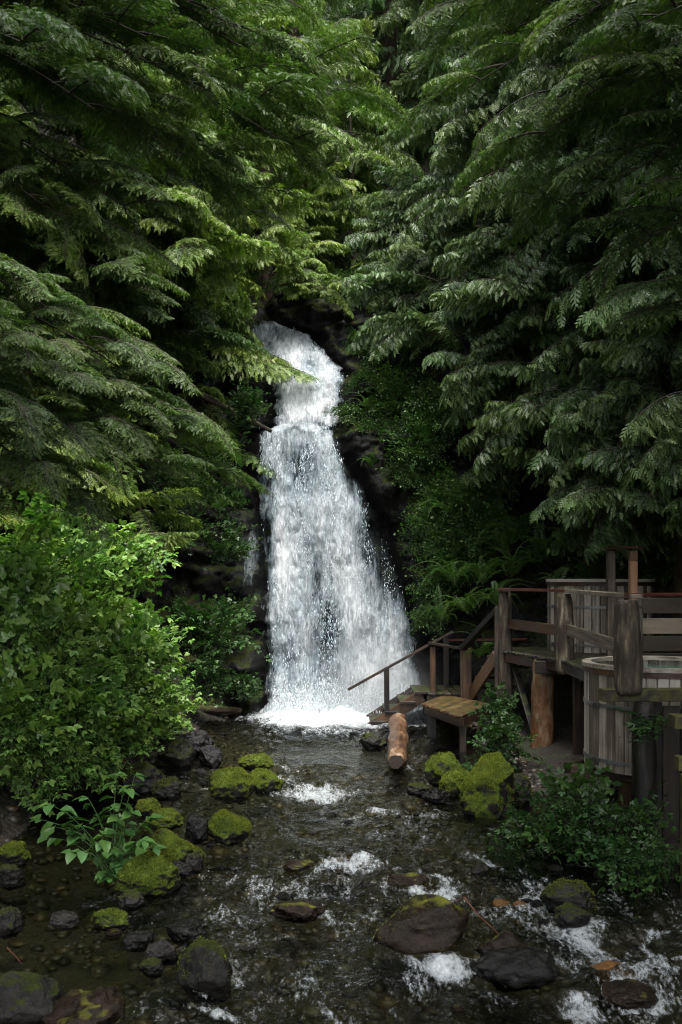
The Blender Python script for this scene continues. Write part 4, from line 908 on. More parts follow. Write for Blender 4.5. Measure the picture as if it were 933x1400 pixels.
def limb(t, a, b, rg, arch=1.0):
    a = Vector(a); b = Vector(b); L_ = (b - a).length; q = np.linspace(0, 1, 12); ph = rg.uniform(0, 6)
    c = np.array(a)[None] + np.array(b - a)[None] * q[:, None]
    c[:, 2] += 0.10 * L_ * arch * np.sin(np.pi * q); c[:, 0] += 0.02 * L_ * np.sin(q * 6 + ph) * q * (1 - q) * 4
    o = np.array(ORG[t.name]); v, f = tube(c - o, 0.005 + 0.0055 * L_ * (1 - q) ** 1.3, 5)
    return link('limb', mesh_from('limb', v, f, [M['twig']], smooth=True), t, Matrix.Translation(Vector(o)))
def clump(t, c, kind, rg, n=6, lo=0.8, hi=1.6, spread=0.75, down=0.35):
    """a limb from the trunk ending in a fan of boughs round the point c"""
    o = Vector(ORG[t.name]); c = Vector(c); out = Vector((c.x - o.x, c.y - o.y, 0)); hd = out.length; out.normalize()
    B = c - out * min(0.7, hd * 0.5) + Vector((0, 0, 0.25))
    limb(t, (o.x, o.y, B.z + rg.uniform(-0.1, 0.25) * hd), B, rg, rg.uniform(0.3, 1.2))
    for i in range(n):
        d = (out * 0.75 + Vector((rg.gauss(0, spread), rg.gauss(0, spread), rg.gauss(0, 0.30) - down))).normalized(); l = rg.uniform(lo, hi)
        b = B - out * rg.uniform(0, 0.45) + Vector((rg.gauss(0, 0.05), rg.gauss(0, 0.05), rg.gauss(0, 0.05))); BCOUNT[0] += 1
        w = l / 3 * rg.uniform(0.9, 1.25)
        link('branch', rg.choice(BR[kind]), t, frame(b, d, (0, 0, 1), rg.uniform(-0.6, 0.6), (l / 3, w, w)))
def arc(t, tip, kind, rg, drop, n=9):
    """a long arching limb hung with small boughs"""
    o = Vector(ORG[t.name]); tip = Vector(tip); hd = math.hypot(tip.x - o.x, tip.y - o.y); a = Vector((o.x, o.y, tip.z + drop * hd)); v = tip - a
    limb(t, a, tip, rg, 1.0); out = Vector((v.x, v.y, 0)).normalized(); sd = Vector((-out.y, out.x, 0))
    for i in range(n):
        f = 0.22 + 0.78 * (i + 0.5) / n; b = a + v * f + Vector((0, 0, 0.10 * v.length * math.sin(math.pi * f)))
        k = 1 if i % 2 else -1
        d = (out * rg.uniform(0.5, 1.1) + sd * k * rg.uniform(0.2, 0.9) + Vector((0, 0, rg.uniform(-0.55, 0.0)))).normalized(); l = rg.uniform(0.55, 1.1); w = l / 3 * rg.uniform(0.9, 1.2)
        BCOUNT[0] += 1; link('branch', rg.choice(BR[kind]), t, frame(b, d, (0, 0, 1), rg.uniform(-0.5, 0.5), (l / 3, w, w)))
rt = random.Random(12)
def wpick(ts, p): return min(ts, key=lambda t: abs(ORG[t.name][1] - p.y) * 1.0 + abs(ORG[t.name][0] - p.x) * 0.5)

# right: a curtain of drooping cedar boughs
RC = [tree('cedar_tree', lab, None, x, y, h, r, sd) for (lab, x, y, h, r, sd) in (
    ('tall cedar with drooping boughs above the lower hot tub', 6.3, 13.2, 19, 0.34, 1),
    ('tall cedar with silvery drooping boughs behind the upper hot tub', 5.8, 16.4, 21, 0.38, 2),
    ('cedar with hanging boughs over the ferny slope behind the stairs', 5.1, 19.6, 20, 0.34, 3),
    ('cedar with pale pointed boughs reaching over the right rim of the falls', 4.5, 23.0, 18, 0.32, 4),
    ('bright cedar rising on the slope above the right rim of the falls', 5.0, 27.5, 22, 0.36, 5))]
n = 0
while n < 190:
    u = rt.uniform(485, 985); v = rt.uniform(-130, 705)
    lo = np.interp(u, [485, 525, 600, 650, 700, 985], [455, 545, 585, 665, 700, 700])
    lft = np.interp(v, [-130, 0, 150, 430, 520, 600, 705], [560, 555, 545, 485, 520, 550, 620])
    if v > lo or u < lft: continue
    if u > 880 and 430 < v < 620 and rt.random() < 0.5: continue
    d = float(np.interp(u, [500, 600, 700, 800, 985], [22.5, 20, 17.5, 15.5, 13.2])) + rt.uniform(-0.6, 2.2)
    if v < 250: d += rt.uniform(0, 4) * (250 - v) / 250
    p = at(u, v, d); t = wpick(RC, p); n += 1
    if n % 6 == 0: branch_to(t, p, 'cedar', rt)
    else: clump(t, p, 'cedar', rt, 5, 0.8, 1.9 if v < 300 else 1.6)
for t in RC: full_branches(t, 'cedar', 17, 7, rt, 3.0, 26)
for t in RC[:3]: full_branches(t, 'cedar', 19, 11.5, rt, 3.6, 20, 0.25)
# right foreground bough, dark against the rest
FR = tree('hemlock_tree', 'shadowed hemlock whose dark boughs hang across the upper right', None, 5.2, 8.6, 15, 0.26, 6)
for (u, v, d) in ((640, 120, 9.0), (690, 60, 9.3), (730, 190, 9.0), (800, 130, 8.4), (700, -30, 9), (840, 250, 8.8), (900, 120, 8.2), (780, 30, 8.6), (650, 20, 9.6), (880, 330, 9.0), (760, 290, 9.6), (910, 430, 9.2), (860, 40, 7.8), (600, -60, 9.5)):
    arc(FR, at(u, v, d), 'hemlock', rt, 0.25, 14)
full_branches(FR, 'hemlock', 15, 8.2, rt, 2.6, 26)
for i in range(40):   # high boughs roofing the deck
    y_ = rt.uniform(5.0, 14.5); z_ = max(8.2, 2.8 + 0.58 * y_ + 1.2) + rt.uniform(0, 3.2)
    branch_to(FR if y_ < 11 else RC[0], (rt.uniform(2.0, 6.0), y_, z_), 'hemlock' if y_ < 11 else 'cedar', rt, 0.2)

# left: yellow-green trees over the falls
LF = [tree('fir_tree', lab, None, x, y, h, r, sd) for (lab, x, y, h, r, sd) in (
    ('yellow-green conifer on the ledge directly left of the falls', -3.2, 22.6, 13, 0.20, 7),
    ('yellow-green conifer leaning over the lip of the falls', -2.0, 26.6, 14, 0.22, 8),
    ('tall fresh green conifer on the slope behind the left ledge', -5.2, 25.0, 19, 0.28, 9))]
n = 0
while n < 95:
    u = rt.uniform(175, 525); v = rt.uniform(-80, 560)
    rgt = np.interp(v, [-80, 0, 100, 200, 250, 300, 340, 420, 440, 470, 560], [385, 395, 410, 395, 370, 410, 480, 400, 300, 270, 260])
    if u > rgt or (u > 290 and 375 < v < 540): continue
    if u < 230 and v > 250 and rt.random() < 0.6: continue
    d = float(np.interp(u, [175, 300, 525], [21.5, 22.0, 24.3])) + rt.uniform(-0.5, 1.8) + max(0, (220 - v) / 220) * 2
    if v > 430: d = min(d, 21.4) + rt.uniform(-0.6, 0.2)
    p = at(u, v, d); t = wpick(LF, p); n += 1
    if n % 6 == 0: branch_to(t, p, 'fresh', rt, rt.uniform(0.05, 0.35))
    else: clump(t, p, 'fresh', rt, 5, 0.7, 1.6, 0.7, 0.25)
for (u, v, d) in ((425, 512, 22.6), (395, 495, 22.8), (385, 510, 22.3)):   # spray hanging in front of the upper fall
    branch_to(LF[0], at(u, v, d), 'fresh', rt, 0.12, width=0.7)
for t in LF: full_branches(t, 'fresh', 13, 4, rt, 1.3 if t is LF[0] else 2.6, 24)
# left: dark hemlocks, nearer
LH = [tree('hemlock_tree', lab, None, x, y, h, r, sd) for (lab, x, y, h, r, sd) in (
    ('big dark hemlock whose long boughs arch across the upper left', -5.6, 9.2, 15, 0.30, 10),
    ('dark hemlock with a heavy sagging bough above the salmonberry bank', -6.4, 12.6, 16, 0.28, 11),
    ('shaded hemlock standing behind the salmonberry bank', -6.2, 17.0, 17, 0.28, 12),
    ('shaded hemlock between the salmonberry bank and the falls ledge', -4.9, 20.0, 17, 0.26, 13))]
for (u, v, d) in ((455, 130, 9.6), (440, 235, 9.8), (400, 90, 9.4), (380, 190, 9.2), (330, 40, 9.0), (320, 260, 9.5), (270, 120, 8.6), (250, 215, 8.9), (200, 50, 8.4), (180, 290, 9.0), (130, 150, 8.2), (410, 10, 9.8), (90, 300, 8.6), (60, 70, 8.0), (360, 300, 10.2), (300, -30, 9.3), (150, -20, 8.5)):
    arc(LH[0], at(u, v, d), 'hemlock', rt, 0.22 if v < 150 else 0.35, 18)
for (u, v, d) in ((300, 655, 12.8), (270, 585, 12.9), (230, 640, 12.3), (180, 560, 12.4), (245, 690, 12.8), (130, 620, 12.0), (200, 500, 12.8), (90, 530, 12.0), (60, 640, 11.6), (150, 480, 12.6), (30, 560, 11.4), (110, 690, 12.4), (20, 470, 11.6), (280, 620, 13.2)):
    arc(LH[1], at(u, v, d), 'hemlock', rt, 0.42, 17)
n = 0
while n < 75:
    u = rt.uniform(-40, 330); v = rt.uniform(40, 700)
    if u > np.interp(v, [40, 400, 560, 700], [330, 330, 250, 230]): continue
    if 380 < v < 470 and rt.random() < 0.75: continue
    d = float(np.interp(u, [-40, 330], [14.5, 19.5])) + rt.uniform(-0.8, 1.6)
    p = at(u, v, d); t = wpick(LH[2:], p); clump(t, p, 'hemlock' if rt.random() < 0.6 else 'fresh', rt, 5, 0.8, 1.7); n += 1
for t in LH[1:]: full_branches(t, 'hemlock', 15, 9.5, rt, 1.4, 7)
full_branches(LH[0], 'hemlock', 15, 11, rt, 1.2, 8)

for i in range(14):   # high boughs out of view, added to shade the hollow left of the falls
    y_ = rt.uniform(12.5, 18.5); z_ = 2.8 + 0.58 * y_ + 1.3 + rt.uniform(0, 3.0)
    branch_to(wpick(LH[2:], Vector((-4, y_, 0))), (rt.uniform(-4.6, -2.2), y_, z_), 'hemlock', rt, 0.2)
n = 0
for i in range(16):
    p = at(rt.uniform(60, 230), rt.uniform(240, 400), rt.uniform(16, 20)); clump(wpick(LH[2:], p), p, 'hemlock', rt, 5, 0.8, 1.6)
while n < 40:   # depth of the wood behind the left boughs
    u = rt.uniform(-40, 330); v = rt.uniform(180, 560); d = rt.uniform(19, 23)
    p = at(u, v, d); clump(wpick([LH[3], LF[2]], p), p, 'hemlock', rt, 5, 0.8, 1.7); n += 1
for i in range(60):   # boughs closing the gap above the lip
    u = rt.uniform(405, 560); v = rt.uniform(280, 450); d = float(np.interp(v, [280, 450], [25.8, 23.9])) + rt.uniform(-0.4, 0.8)
    if v > 390 and u < 470 or v > 425: continue
    p = at(u, v, d); clump(RC[3] if u > 500 and d < 26.5 else RC[4] if u > 465 else LF[1], p, 'cedar' if u > 490 else 'fresh', rt, 5, 0.6, 1.3)
for (u, v, k) in ((470, 395, 'fresh'), (495, 405, 'cedar'), (515, 420, 'cedar'), (450, 385, 'fresh'), (430, 380, 'fresh'), (485, 378, 'cedar'), (530, 440, 'cedar'), (505, 380, 'cedar'), (410, 385, 'fresh'), (520, 395, 'cedar'), (465, 372, 'fresh'), (392, 392, 'fresh')):
    p = at(u, v, 23.3 + rt.uniform(-0.2, 0.4)); clump(RC[3] if k == 'cedar' else LF[1], p, k, rt, 5, 0.5, 0.95, 0.8, 0.25)
# behind: the wooded slope above the falls
bg = [(-1.4, 31, 17, 'cedar'), (1.8, 34, 19, 'cedar'), (-5.5, 33, 19, 'fresh'), (5.6, 33, 20, 'cedar'), (-9.5, 31, 20, 'hemlock'), (9.5, 32, 21, 'cedar'), (0.0, 39, 20, 'cedar'), (-4, 41, 21, 'hemlock'), (4.4, 41, 21, 'cedar'), (-8.5, 40, 21, 'fresh'),
      (9, 41, 21, 'cedar'), (-1.8, 47, 22, 'hemlock'), (2.8, 48, 22, 'cedar'), (-6.5, 49, 22, 'cedar'), (7.6, 49, 22, 'hemlock'), (-12, 42, 22, 'hemlock'), (12.5, 42, 22, 'cedar'), (0.5, 56, 23, 'cedar'), (-5, 58, 23, 'cedar'), (6, 58, 23, 'cedar'), (-11, 54, 23, 'cedar'), (12, 54, 23, 'cedar')]
for i, (x, y, h, k) in enumerate(bg):
    t = tree('forest_tree', {'cedar': 'drooping cedar', 'fresh': 'yellow-green conifer', 'hemlock': 'dark hemlock'}[k] + (' low on the wooded slope just behind the falls' if y < 36 else ' halfway up the wooded slope behind the falls' if y < 46 else ' high on the wooded slope behind the falls'), 'conifers on the slope behind the falls', x, y, h, 0.28, 20 + i)
    full_branches(t, k, h, 2.0, rt, 3.6 if y < 45 else 4.2, 62 if y < 45 else 46)
# slim trunk seen just above the lip
t = tree('sapling', 'slim reddish sapling trunk above the lip of the falls', None, at(482, 400, 28).x, 28.0, 9, 0.08, 77)
full_branches(t, 'fresh', 9, 3.5, rt, 1.5, 22)
for (x_, y_, lab) in ((5.6, 3.6, 'hemlock on the right bank whose high boughs roof the near stream'), (-6.4, 3.0, 'hemlock on the left bank whose high boughs roof the near stream')):
    t = tree('hemlock_tree', lab, None, x_, y_, 15, 0.26, 80 + int(x_))
    for i in range(34):
        branch_to(t, (rt.uniform(-1.0, 4.5) if x_ > 0 else rt.uniform(-4.5, 1.0), rt.uniform(0.5, 6.8), rt.uniform(8.2, 11.5)), 'hemlock', rt, 0.15, width=1.3)
# woods on both flanks, closing the gorge
fl = [(-9.5, 5, 19, 'hemlock'), (-10.5, 10.5, 20, 'hemlock'), (-10.5, 16, 20, 'cedar'), (-9, 21.5, 20, 'hemlock'), (-11, 27, 21, 'cedar'), (9.5, 6, 19, 'hemlock'), (10, 11.5, 20, 'cedar'), (9.4, 17, 21, 'cedar'), (9.2, 22.5, 21, 'cedar'), (10, 28, 21, 'cedar'),
      (-14, 8, 20, 'hemlock'), (-15, 18, 20, 'hemlock'), (14.5, 9, 20, 'cedar'), (14.5, 19, 20, 'cedar'), (7.6, 1.5, 17, 'hemlock'), (-10.5, -3, 17, 'hemlock')]
for i, (x, y, h, k) in enumerate(fl):
    t = tree('forest_tree', 'dark conifer standing back in the woods flanking the stream', 'conifers flanking the stream', x, y, h, 0.3, 50 + i)
    full_branches(t, k, h, 2.5, rt, 3.8, 50)

# ------------------------------------------------------------------ broad-leaved shrubs, ferns
def leaflet(l, w, fold=0.18, curl=0.15):
    """pointed ovate blade along +x, folded along its midrib: 7 vertices"""
    return np.array([(0, 0, 0), (0.35 * l, 0.5 * w, fold * w), (0.72 * l, 0.34 * w, fold * w * 0.6 - curl * l * 0.35), (l, 0, -curl * l), (0.72 * l, -0.34 * w, fold * w * 0.6 - curl * l * 0.35), (0.35 * l, -0.5 * w, fold * w), (0.5 * l, 0, -curl * l * 0.2)])
LFC = np.array([(0, 1, 6, 6), (1, 2, 6, 6), (2, 3, 6, 6), (3, 4, 6, 6), (4, 5, 6, 6), (5, 0, 6, 6)])[:, :3]
def leaf3(l, trio=True):
    out = [leaflet(l, l * 0.62)]
    if trio:
        for s in (-1, 1):
            q = leaflet(l * 0.82, l * 0.52); a = s * 1.05; c, sn = math.cos(a), math.sin(a)
            q = np.stack([q[:, 0] * c - q[:, 1] * sn, q[:, 0] * sn + q[:, 1] * c, q[:, 2]], 1); out.append(q)
    return np.array(out)
def cane_mesh(seed, mat, L=1.2, leaf=0.095, trio=True, nl=22, br=5):
    rg = np.random.default_rng(seed); WV, WF, off = [], [], 0; LV, LT = [], []
    tmpl = leaf3(1.0, trio)
    def stem(p0, d0, ln, r, nleaf, droop):
        nonlocal off
        q = np.linspace(0, 1, 12); d0 = d0 / np.linalg.norm(d0)
        pts = p0 + d0 * (q * ln)[:, None] + np.array([0, 0, -1.0]) * (droop * ln * q ** 2)[:, None] + 0.02 * np.cumsum(rg.normal(0, 0.35, (12, 3)), 0) * q[:, None]
        v, f = tube(pts, r * (1 - q * 0.75), 4); WV.append(v); WF.append(f + off); off += len(v)
        for k in range(nleaf):
            t = 0.22 + 0.78 * (k + rg.random()) / nleaf; b = np.array([np.interp(t, q, pts[:, i]) for i in range(3)])
            a = rg.uniform(0, 2 * np.pi); o = np.array([math.cos(a), math.sin(a), rg.uniform(-0.15, 0.5)]); o = unit(o + d0 * 0.4)
            pet = 0.05 * rg.uniform(0.5, 1.6); bb = b + o * pet
            d = unit(o + np.array([0, 0, -1.0]) * rg.uniform(0.1, 0.7)); nz = unit(np.array([0, 0, 1.0]) + rg.normal(0, 0.28, 3)); nz = unit(nz - d * (nz @ d)); yv = np.cross(nz, d)
            sz = leaf * rg.uniform(0.6, 1.25); V = bb + sz * (tmpl[..., 0:1] * d + tmpl[..., 1:2] * yv + tmpl[..., 2:3] * nz)
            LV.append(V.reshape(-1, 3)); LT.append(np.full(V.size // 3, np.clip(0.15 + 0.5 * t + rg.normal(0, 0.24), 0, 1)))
        return pts
    main = stem(np.zeros(3), np.array([1.0, 0, 0]), L, 0.008, nl, 0.22)
    for k in range(br):
        t = rg.uniform(0.3, 0.85); b = np.array([np.interp(t, np.linspace(0, 1, 12), main[:, i]) for i in range(3)])
        stem(b, unit(np.array([0.7, rg.uniform(-1, 1), rg.uniform(-0.5, 0.6)])), L * rg.uniform(0.25, 0.45), 0.004, nl // 3, 0.25)
    Vw = np.concatenate(WV); Fw = np.concatenate(WF); Vl = np.concatenate(LV); n = len(Vl) // 7
    Fl = (np.arange(n)[:, None, None] * 7 + LFC[None]).reshape(-1, 3) + len(Vw)
    faces = [tuple(x) for x in Fw.tolist()] + [tuple(x) for x in Fl.tolist()]
    mi = [0] * len(Fw) + [1] * len(Fl)
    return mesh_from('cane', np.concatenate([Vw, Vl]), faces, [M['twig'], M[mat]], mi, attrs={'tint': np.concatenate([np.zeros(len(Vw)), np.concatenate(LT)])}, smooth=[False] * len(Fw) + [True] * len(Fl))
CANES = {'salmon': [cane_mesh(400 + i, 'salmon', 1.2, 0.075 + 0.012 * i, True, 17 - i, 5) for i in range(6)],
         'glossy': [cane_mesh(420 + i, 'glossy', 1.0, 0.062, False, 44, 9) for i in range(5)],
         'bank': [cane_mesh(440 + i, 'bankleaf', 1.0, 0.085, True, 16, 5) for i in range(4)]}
rsb = random.Random(31)
_l3 = leaf3(1.0).reshape(-1, 3); _f3 = np.concatenate([LFC + 7 * i for i in range(3)])
LEAF3 = [mesh_from('leaf', _l3, _f3, [M['salmon']], smooth=True, attrs={'tint': np.full(21, q)}) for q in (0.5, 0.75, 1.0)]
def shrub(name, label, kind, c, rad, n, cat='shrub', group=None, bend=(0.25, -0.45, 0.35), flat=0.9, anchor=None):
    """canes springing from a stool under the point c, their tips filling a dome of radius rad round it"""
    c = Vector(c); bend = Vector(bend).normalized()
    b = Vector(anchor) if anchor is not None else c - bend * rad * 0.55 - Vector((0, 0, rad * 0.55))
    t = empty(name, b); tag(t, label, cat, group)
    for i in range(n):
        while True:
            d = Vector((rsb.gauss(0, 1), rsb.gauss(0, 1), rsb.gauss(0, 1))).normalized()
            if d.dot(bend) > -0.35: break
        tip = c + Vector((d.x * rad, d.y * rad, d.z * rad * flat)) * rsb.choice((0.6, 0.8, 0.95, 1.0, 1.1, 1.3))
        st_ = b.lerp(c, rsb.uniform(0.0, 0.75)) + Vector((rsb.gauss(0, 1), rsb.gauss(0, 1), rsb.gauss(0, 1))) * rad * 0.18
        v = tip - st_; L0 = 1.2 if kind == 'salmon' else 1.0; s = v.length / L0
        w = min(max(s, 0.85), 1.15)
        if kind == 'salmon':   # the big leaf at the cane's tip
            ls = rsb.uniform(0.09, 0.15); link('leaf', rsb.choice(LEAF3), t, frame(tip, (v.x + rsb.gauss(0, 0.4), v.y + rsb.gauss(0, 0.4), -0.15), (rsb.gauss(0, 0.2), rsb.gauss(0, 0.2) - 0.2, 1), 0, (ls, ls, ls)))
        link('cane', rsb.choice(CANES[kind]), t, frame(st_, v + Vector((0, 0, 0.22 * v.length)), (0, 0, 1), rsb.uniform(-0.6, 0.6), (s, w, w)))
    return t
# the bright bank on the left
SB = [(70, 745, 15.5, 0.95, 'topmost salmonberry shrub on the bank, partly shaded by hemlock boughs'), (150, 770, 16.2, 0.85, 'upper salmonberry shrub on the side of the bank towards the cliff'), (20, 800, 14.2, 0.95, 'bright salmonberry shrub below the topmost one'),
      (110, 830, 15.0, 0.95, 'full bright salmonberry shrub in the middle of the bank'), (40, 880, 13.3, 0.95, 'bright salmonberry shrub halfway down the bank'), (130, 900, 14.4, 0.9, 'broad salmonberry shrub above the pool outlet'),
      (190, 880, 15.6, 0.7, 'salmonberry shrub at the edge of the dark cliff hollow'), (200, 955, 15.4, 0.72, 'salmonberry shrub overhanging the tip of the bank'), (80, 960, 13.0, 0.85, 'low salmonberry shrub above the still water'),
      (10, 970, 12.0, 0.85, 'shaded salmonberry shrub low on the bank behind the quiet shallows'), (150, 1000, 14.0, 0.65, 'salmonberry shrub trailing towards the olive bank rock'), (50, 1040, 12.2, 0.62, 'lowest salmonberry shrub, its canes almost touching the water'), (228, 990, 16.6, 0.4, 'small salmonberry shrub at the gravelly tip of the bank'), (110, 1040, 12.9, 0.45, 'small salmonberry shrub between the bank rocks')]
for (u, v, d, r_, lab) in SB: shrub('salmonberry_shrub', lab, 'salmon', at(u, v, d), r_ * 0.92, int(32 * r_ / 0.8) + 4, bend=(0.35, -0.5, 0.55))
for (u, v, d) in ((60, 700, 16.2), (130, 705, 16.6), (190, 745, 17.2), (240, 760, 18.2), (20, 730, 15.6), (210, 800, 17.4), (100, 740, 16.0), (170, 700, 17.4), (255, 720, 18.8)):
    clump(LH[2], at(u, v, d), 'fresh', rt, 5, 0.7, 1.3, 0.8, 0.2)
shrub('leafy_shrub', 'dark leafy shrub clinging to the wet rock left of the pool', 'bank', at(285, 860, 18.8), 0.75, 34, bend=(0.2, -0.7, 0.2))
shrub('leafy_shrub', 'small leafy shrub hanging lowest over the pool by the dark cliff', 'bank', at(280, 920, 18.6), 0.5, 22, bend=(0.2, -0.7, 0.0))
# glossy shrubs on the right of the falls
for (u, v, d, r_, lab) in ((572, 605, 21.3, 0.7, 'light green shrub on the ledge just right of the falls'), (600, 668, 20.9, 0.65, 'glossy shrub below the light green ledge shrub'), (592, 722, 20.6, 0.6, 'glossy shrub leaning into the falls spray'), (622, 772, 20.2, 0.7, 'dense dark glossy shrub above the stair rail'),
                           (660, 725, 19.9, 0.75, 'glossy shrub among the sword ferns'), (575, 480, 23.2, 0.9, 'pale shrub perched on the rock rim right of the upper fall'), (530, 455, 24.4, 0.7, 'small pale shrub beside the upper chute'), (640, 690, 19.9, 0.6, 'small glossy shrub under the cedar boughs'),
                           (900, 730, 17.4, 0.9, 'dark shrub in the shade behind the tall deck posts'), (598, 800, 20.4, 0.45, 'low shrub at the wet right wall of the falls')):
    shrub('glossy_shrub', lab, 'glossy', at(u, v, d), r_, int(42 * r_ / 0.75), bend=(-0.5, -0.6, 0.5))
for (u, v, d, r_, lab) in ((500, 425, 24.7, 0.7, 'pale shrub on the rim above the upper chute'), (472, 405, 25.4, 0.6, 'small shrub behind the lip of the falls'), (482, 565, 22.4, 0.28, 'tuft of leaves on the rock nose beside the falls'), (545, 540, 22.0, 0.6, 'leafy shrub under the cedar boughs at the rim of the falls'), (610, 560, 21.3, 0.7, 'dark shrub beneath the pointed cedar boughs'), (520, 500, 23.4, 0.45, 'shrub between the upper chute and the perched pale shrub')):
    shrub('glossy_shrub', lab, 'glossy', at(u, v, d), r_, int(42 * r_ / 0.75), bend=(-0.3, -0.6, 0.5))
for (u, v, d, r_, lab) in ((330, 560, 21.6, 0.5, 'mossy tuft of leaves on the ledge left of the falls'), (300, 610, 21.2, 0.5, 'dark leafy tuft on the cliff left of the falls'), (250, 720, 19.8, 0.6, 'shaded shrub in the cliff hollow left of the falls')):
    shrub('leafy_shrub', lab, 'bank', at(u, v, d), r_, 20, bend=(0.3, -0.6, 0.3))
for (u, v, d, r_, lab) in ((525, 400, 24.9, 0.6, 'shrub under the pointed boughs above the rock rim'), (495, 470, 24.0, 0.4, 'mossy leafy tuft beside the upper chute'), (508, 525, 22.6, 0.4, 'leafy tuft over the rock nose at the middle ledge'), (515, 580, 22.0, 0.4, 'leafy tuft under the rock nose right of the falls'), (562, 640, 21.2, 0.4, 'leafy shrub at the wet edge of the lower fall'), (592, 845, 20.2, 0.35, 'leafy tuft near the foot of the falls above the handrail')):
    shrub('glossy_shrub', lab, 'glossy', at(u, v, d), r_, 26, bend=(-0.4, -0.6, 0.4))
for (u, v, d, r_, lab) in ((332, 545, 22.0, 0.35, 'leafy tuft touching the left edge of the middle fall'), (305, 680, 20.8, 0.5, 'dark shrub on the cliff beside the water film'), (235, 660, 19.2, 0.6, 'dark shrub under the sagging hemlock bough'), (312, 745, 20.2, 0.45, 'hanging dark shrub below the water film'), (322, 835, 20.1, 0.4, 'hanging leaves halfway down the left cliff'), (335, 930, 20.2, 0.3, 'low tuft of leaves at the foot of the left cliff')):
    shrub('leafy_shrub', lab, 'bank', at(u, v, d), r_, 22, bend=(0.3, -0.6, 0.3))
# right foreground and under the deck
for (u, v, d, r_, n_, lab) in ((790, 1110, 11.2, 0.62, 24, 'leafy shrub in front of the lower hot tub cradle'), (740, 1140, 11.4, 0.48, 16, 'leafy shrub trailing over the stream edge'), (840, 1140, 10.6, 0.55, 20, 'dim leafy shrub at the right bank below the mossy beams'), (700, 1160, 11.2, 0.28, 12, 'sparse leafy sprays dipping to the water'), (880, 1190, 10.0, 0.4, 16, 'shaded low shrub at the water under the deck'),
                           (690, 1010, 15.2, 0.45, 17, 'leafy shrub growing between the platform and the peeled log'), (668, 1050, 15.0, 0.3, 14, 'low leafy sprays above the mossy block'), (680, 965, 16.2, 0.35, 16, 'pale leaved shrub at the edge of the low platform'), (885, 985, 10.8, 0.16, 7, 'little plant sprouting from the mossy beam')):
    shrub('leafy_shrub', lab, 'bank', at(u, v, d), r_, n_, bend=(-0.35, -0.6, 0.55))

# the water plant with single broad leaves, each one apart
wp = onwater(160, 1205); wpo = empty('water_plant', wp); tag(wpo, 'broad-leaved water plant drooping over the bright mossy rock', 'plant')
lf_me = [mesh_from('leaf', (leaflet(1, 0.72, 0.12, 0.12 + 0.08 * i)), [tuple(x) for x in LFC.tolist()], [M['plantleaf']], smooth=True, attrs={'tint': [0.25 + 0.2 * i] * 7}) for i in range(4)]
rp = random.Random(9)
tips = [(120, 1090), (150, 1105), (180, 1110), (205, 1118), (110, 1140), (140, 1140), (170, 1135), (195, 1148), (212, 1160), (125, 1175), (150, 1165), (175, 1175), (100, 1165), (148, 1200), (165, 1190), (135, 1120), (75, 1130), (90, 1110), (55, 1120), (65, 1145), (160, 1210), (190, 1185), (70, 1100), (170, 1080), (185, 1060), (160, 1060)]
for (u, v) in tips:
    d = wp.y + rp.uniform(-0.25, 0.35); tip = at(u, v, d); b0 = wp + Vector((rp.gauss(0, 0.06), rp.gauss(0, 0.06), 0.02))
    q = np.linspace(0, 1, 10); b_, t_ = np.array(b0), np.array(tip); pts = b_ + (t_ - b_) * q[:, None] + np.array([0, 0, 1.0]) * (0.12 * np.sin(np.pi * q))[:, None]
    V, f = tube(pts - np.array(wp), 0.006 * (1 - q * 0.6), 5); link('stem', mesh_from('stem', V, f, [M['plantleaf']], attrs={'tint': np.full(len(V), 0.3)}), wpo, Matrix.Translation(wp))
    for j in range(8):
        k = 1.0 if j < 3 else rp.uniform(0.55, 0.9); bb = Vector([float(np.interp(k, q, pts[:, i])) for i in range(3)])
        a = (-1.1 + 1.1 * j + rp.uniform(-0.25, 0.25)) if j < 3 else rp.uniform(0, 6.28); hd = Vector((tip.x - b0.x, tip.y - b0.y, 0)); a0 = math.atan2(hd.y, hd.x) if hd.length > 0.03 else rp.uniform(0, 6.28)
        dr = Vector((math.cos(a0 + a), math.sin(a0 + a), rp.uniform(-0.4, 0.15))); s = rp.uniform(0.10, 0.19)
        link('leaf', rp.choice(lf_me), wpo, frame(bb, dr, (0, 0, 1), rp.uniform(-0.4, 0.4), (s, s, s)))

def frond_mesh(seed, L=0.95, pairs=30):
    rg = np.random.default_rng(seed); q = np.linspace(0, 1, 16); ax = np.stack([L * (q - 0.12 * q ** 3), np.zeros(16), L * (0.30 * np.sin(np.pi * q * 0.8) - 0.42 * q ** 2.4)], 1)
    V, f = tube(ax, 0.004 * (1 - q * 0.8) + 0.001, 4); VV, FF, off = [V], [f], len(V); nf = len(f)
    for i in range(pairs):
        t = 0.10 + 0.89 * i / pairs; b = np.array([np.interp(t, q, ax[:, k]) for k in range(3)]); ln = 0.105 * L / 0.95 * (math.sin(math.pi * min(1, t * 0.93 + 0.16)) ** 0.75) + 0.008
        for s in (-1, 1):
            d = np.array([0.35, s, -0.15 + rg.normal(0, 0.1)]); d /= np.linalg.norm(d); w = np.array([0.011, 0, 0.003])
            VV.append(np.array([b, b + d * ln * 0.4 + w, b + d * ln, b + d * ln * 0.4 - w])); FF.append(np.array([[0, 1, 2, 3]]) + off); off += 4
    F_ = np.concatenate(FF); return mesh_from('frond', np.concatenate(VV), F_, [M['fern']], attrs={'tint': np.clip(rg.normal(0.5, 0.2, off), 0, 1)})
FROND = [frond_mesh(500 + i) for i in range(4)]
rf = random.Random(77)
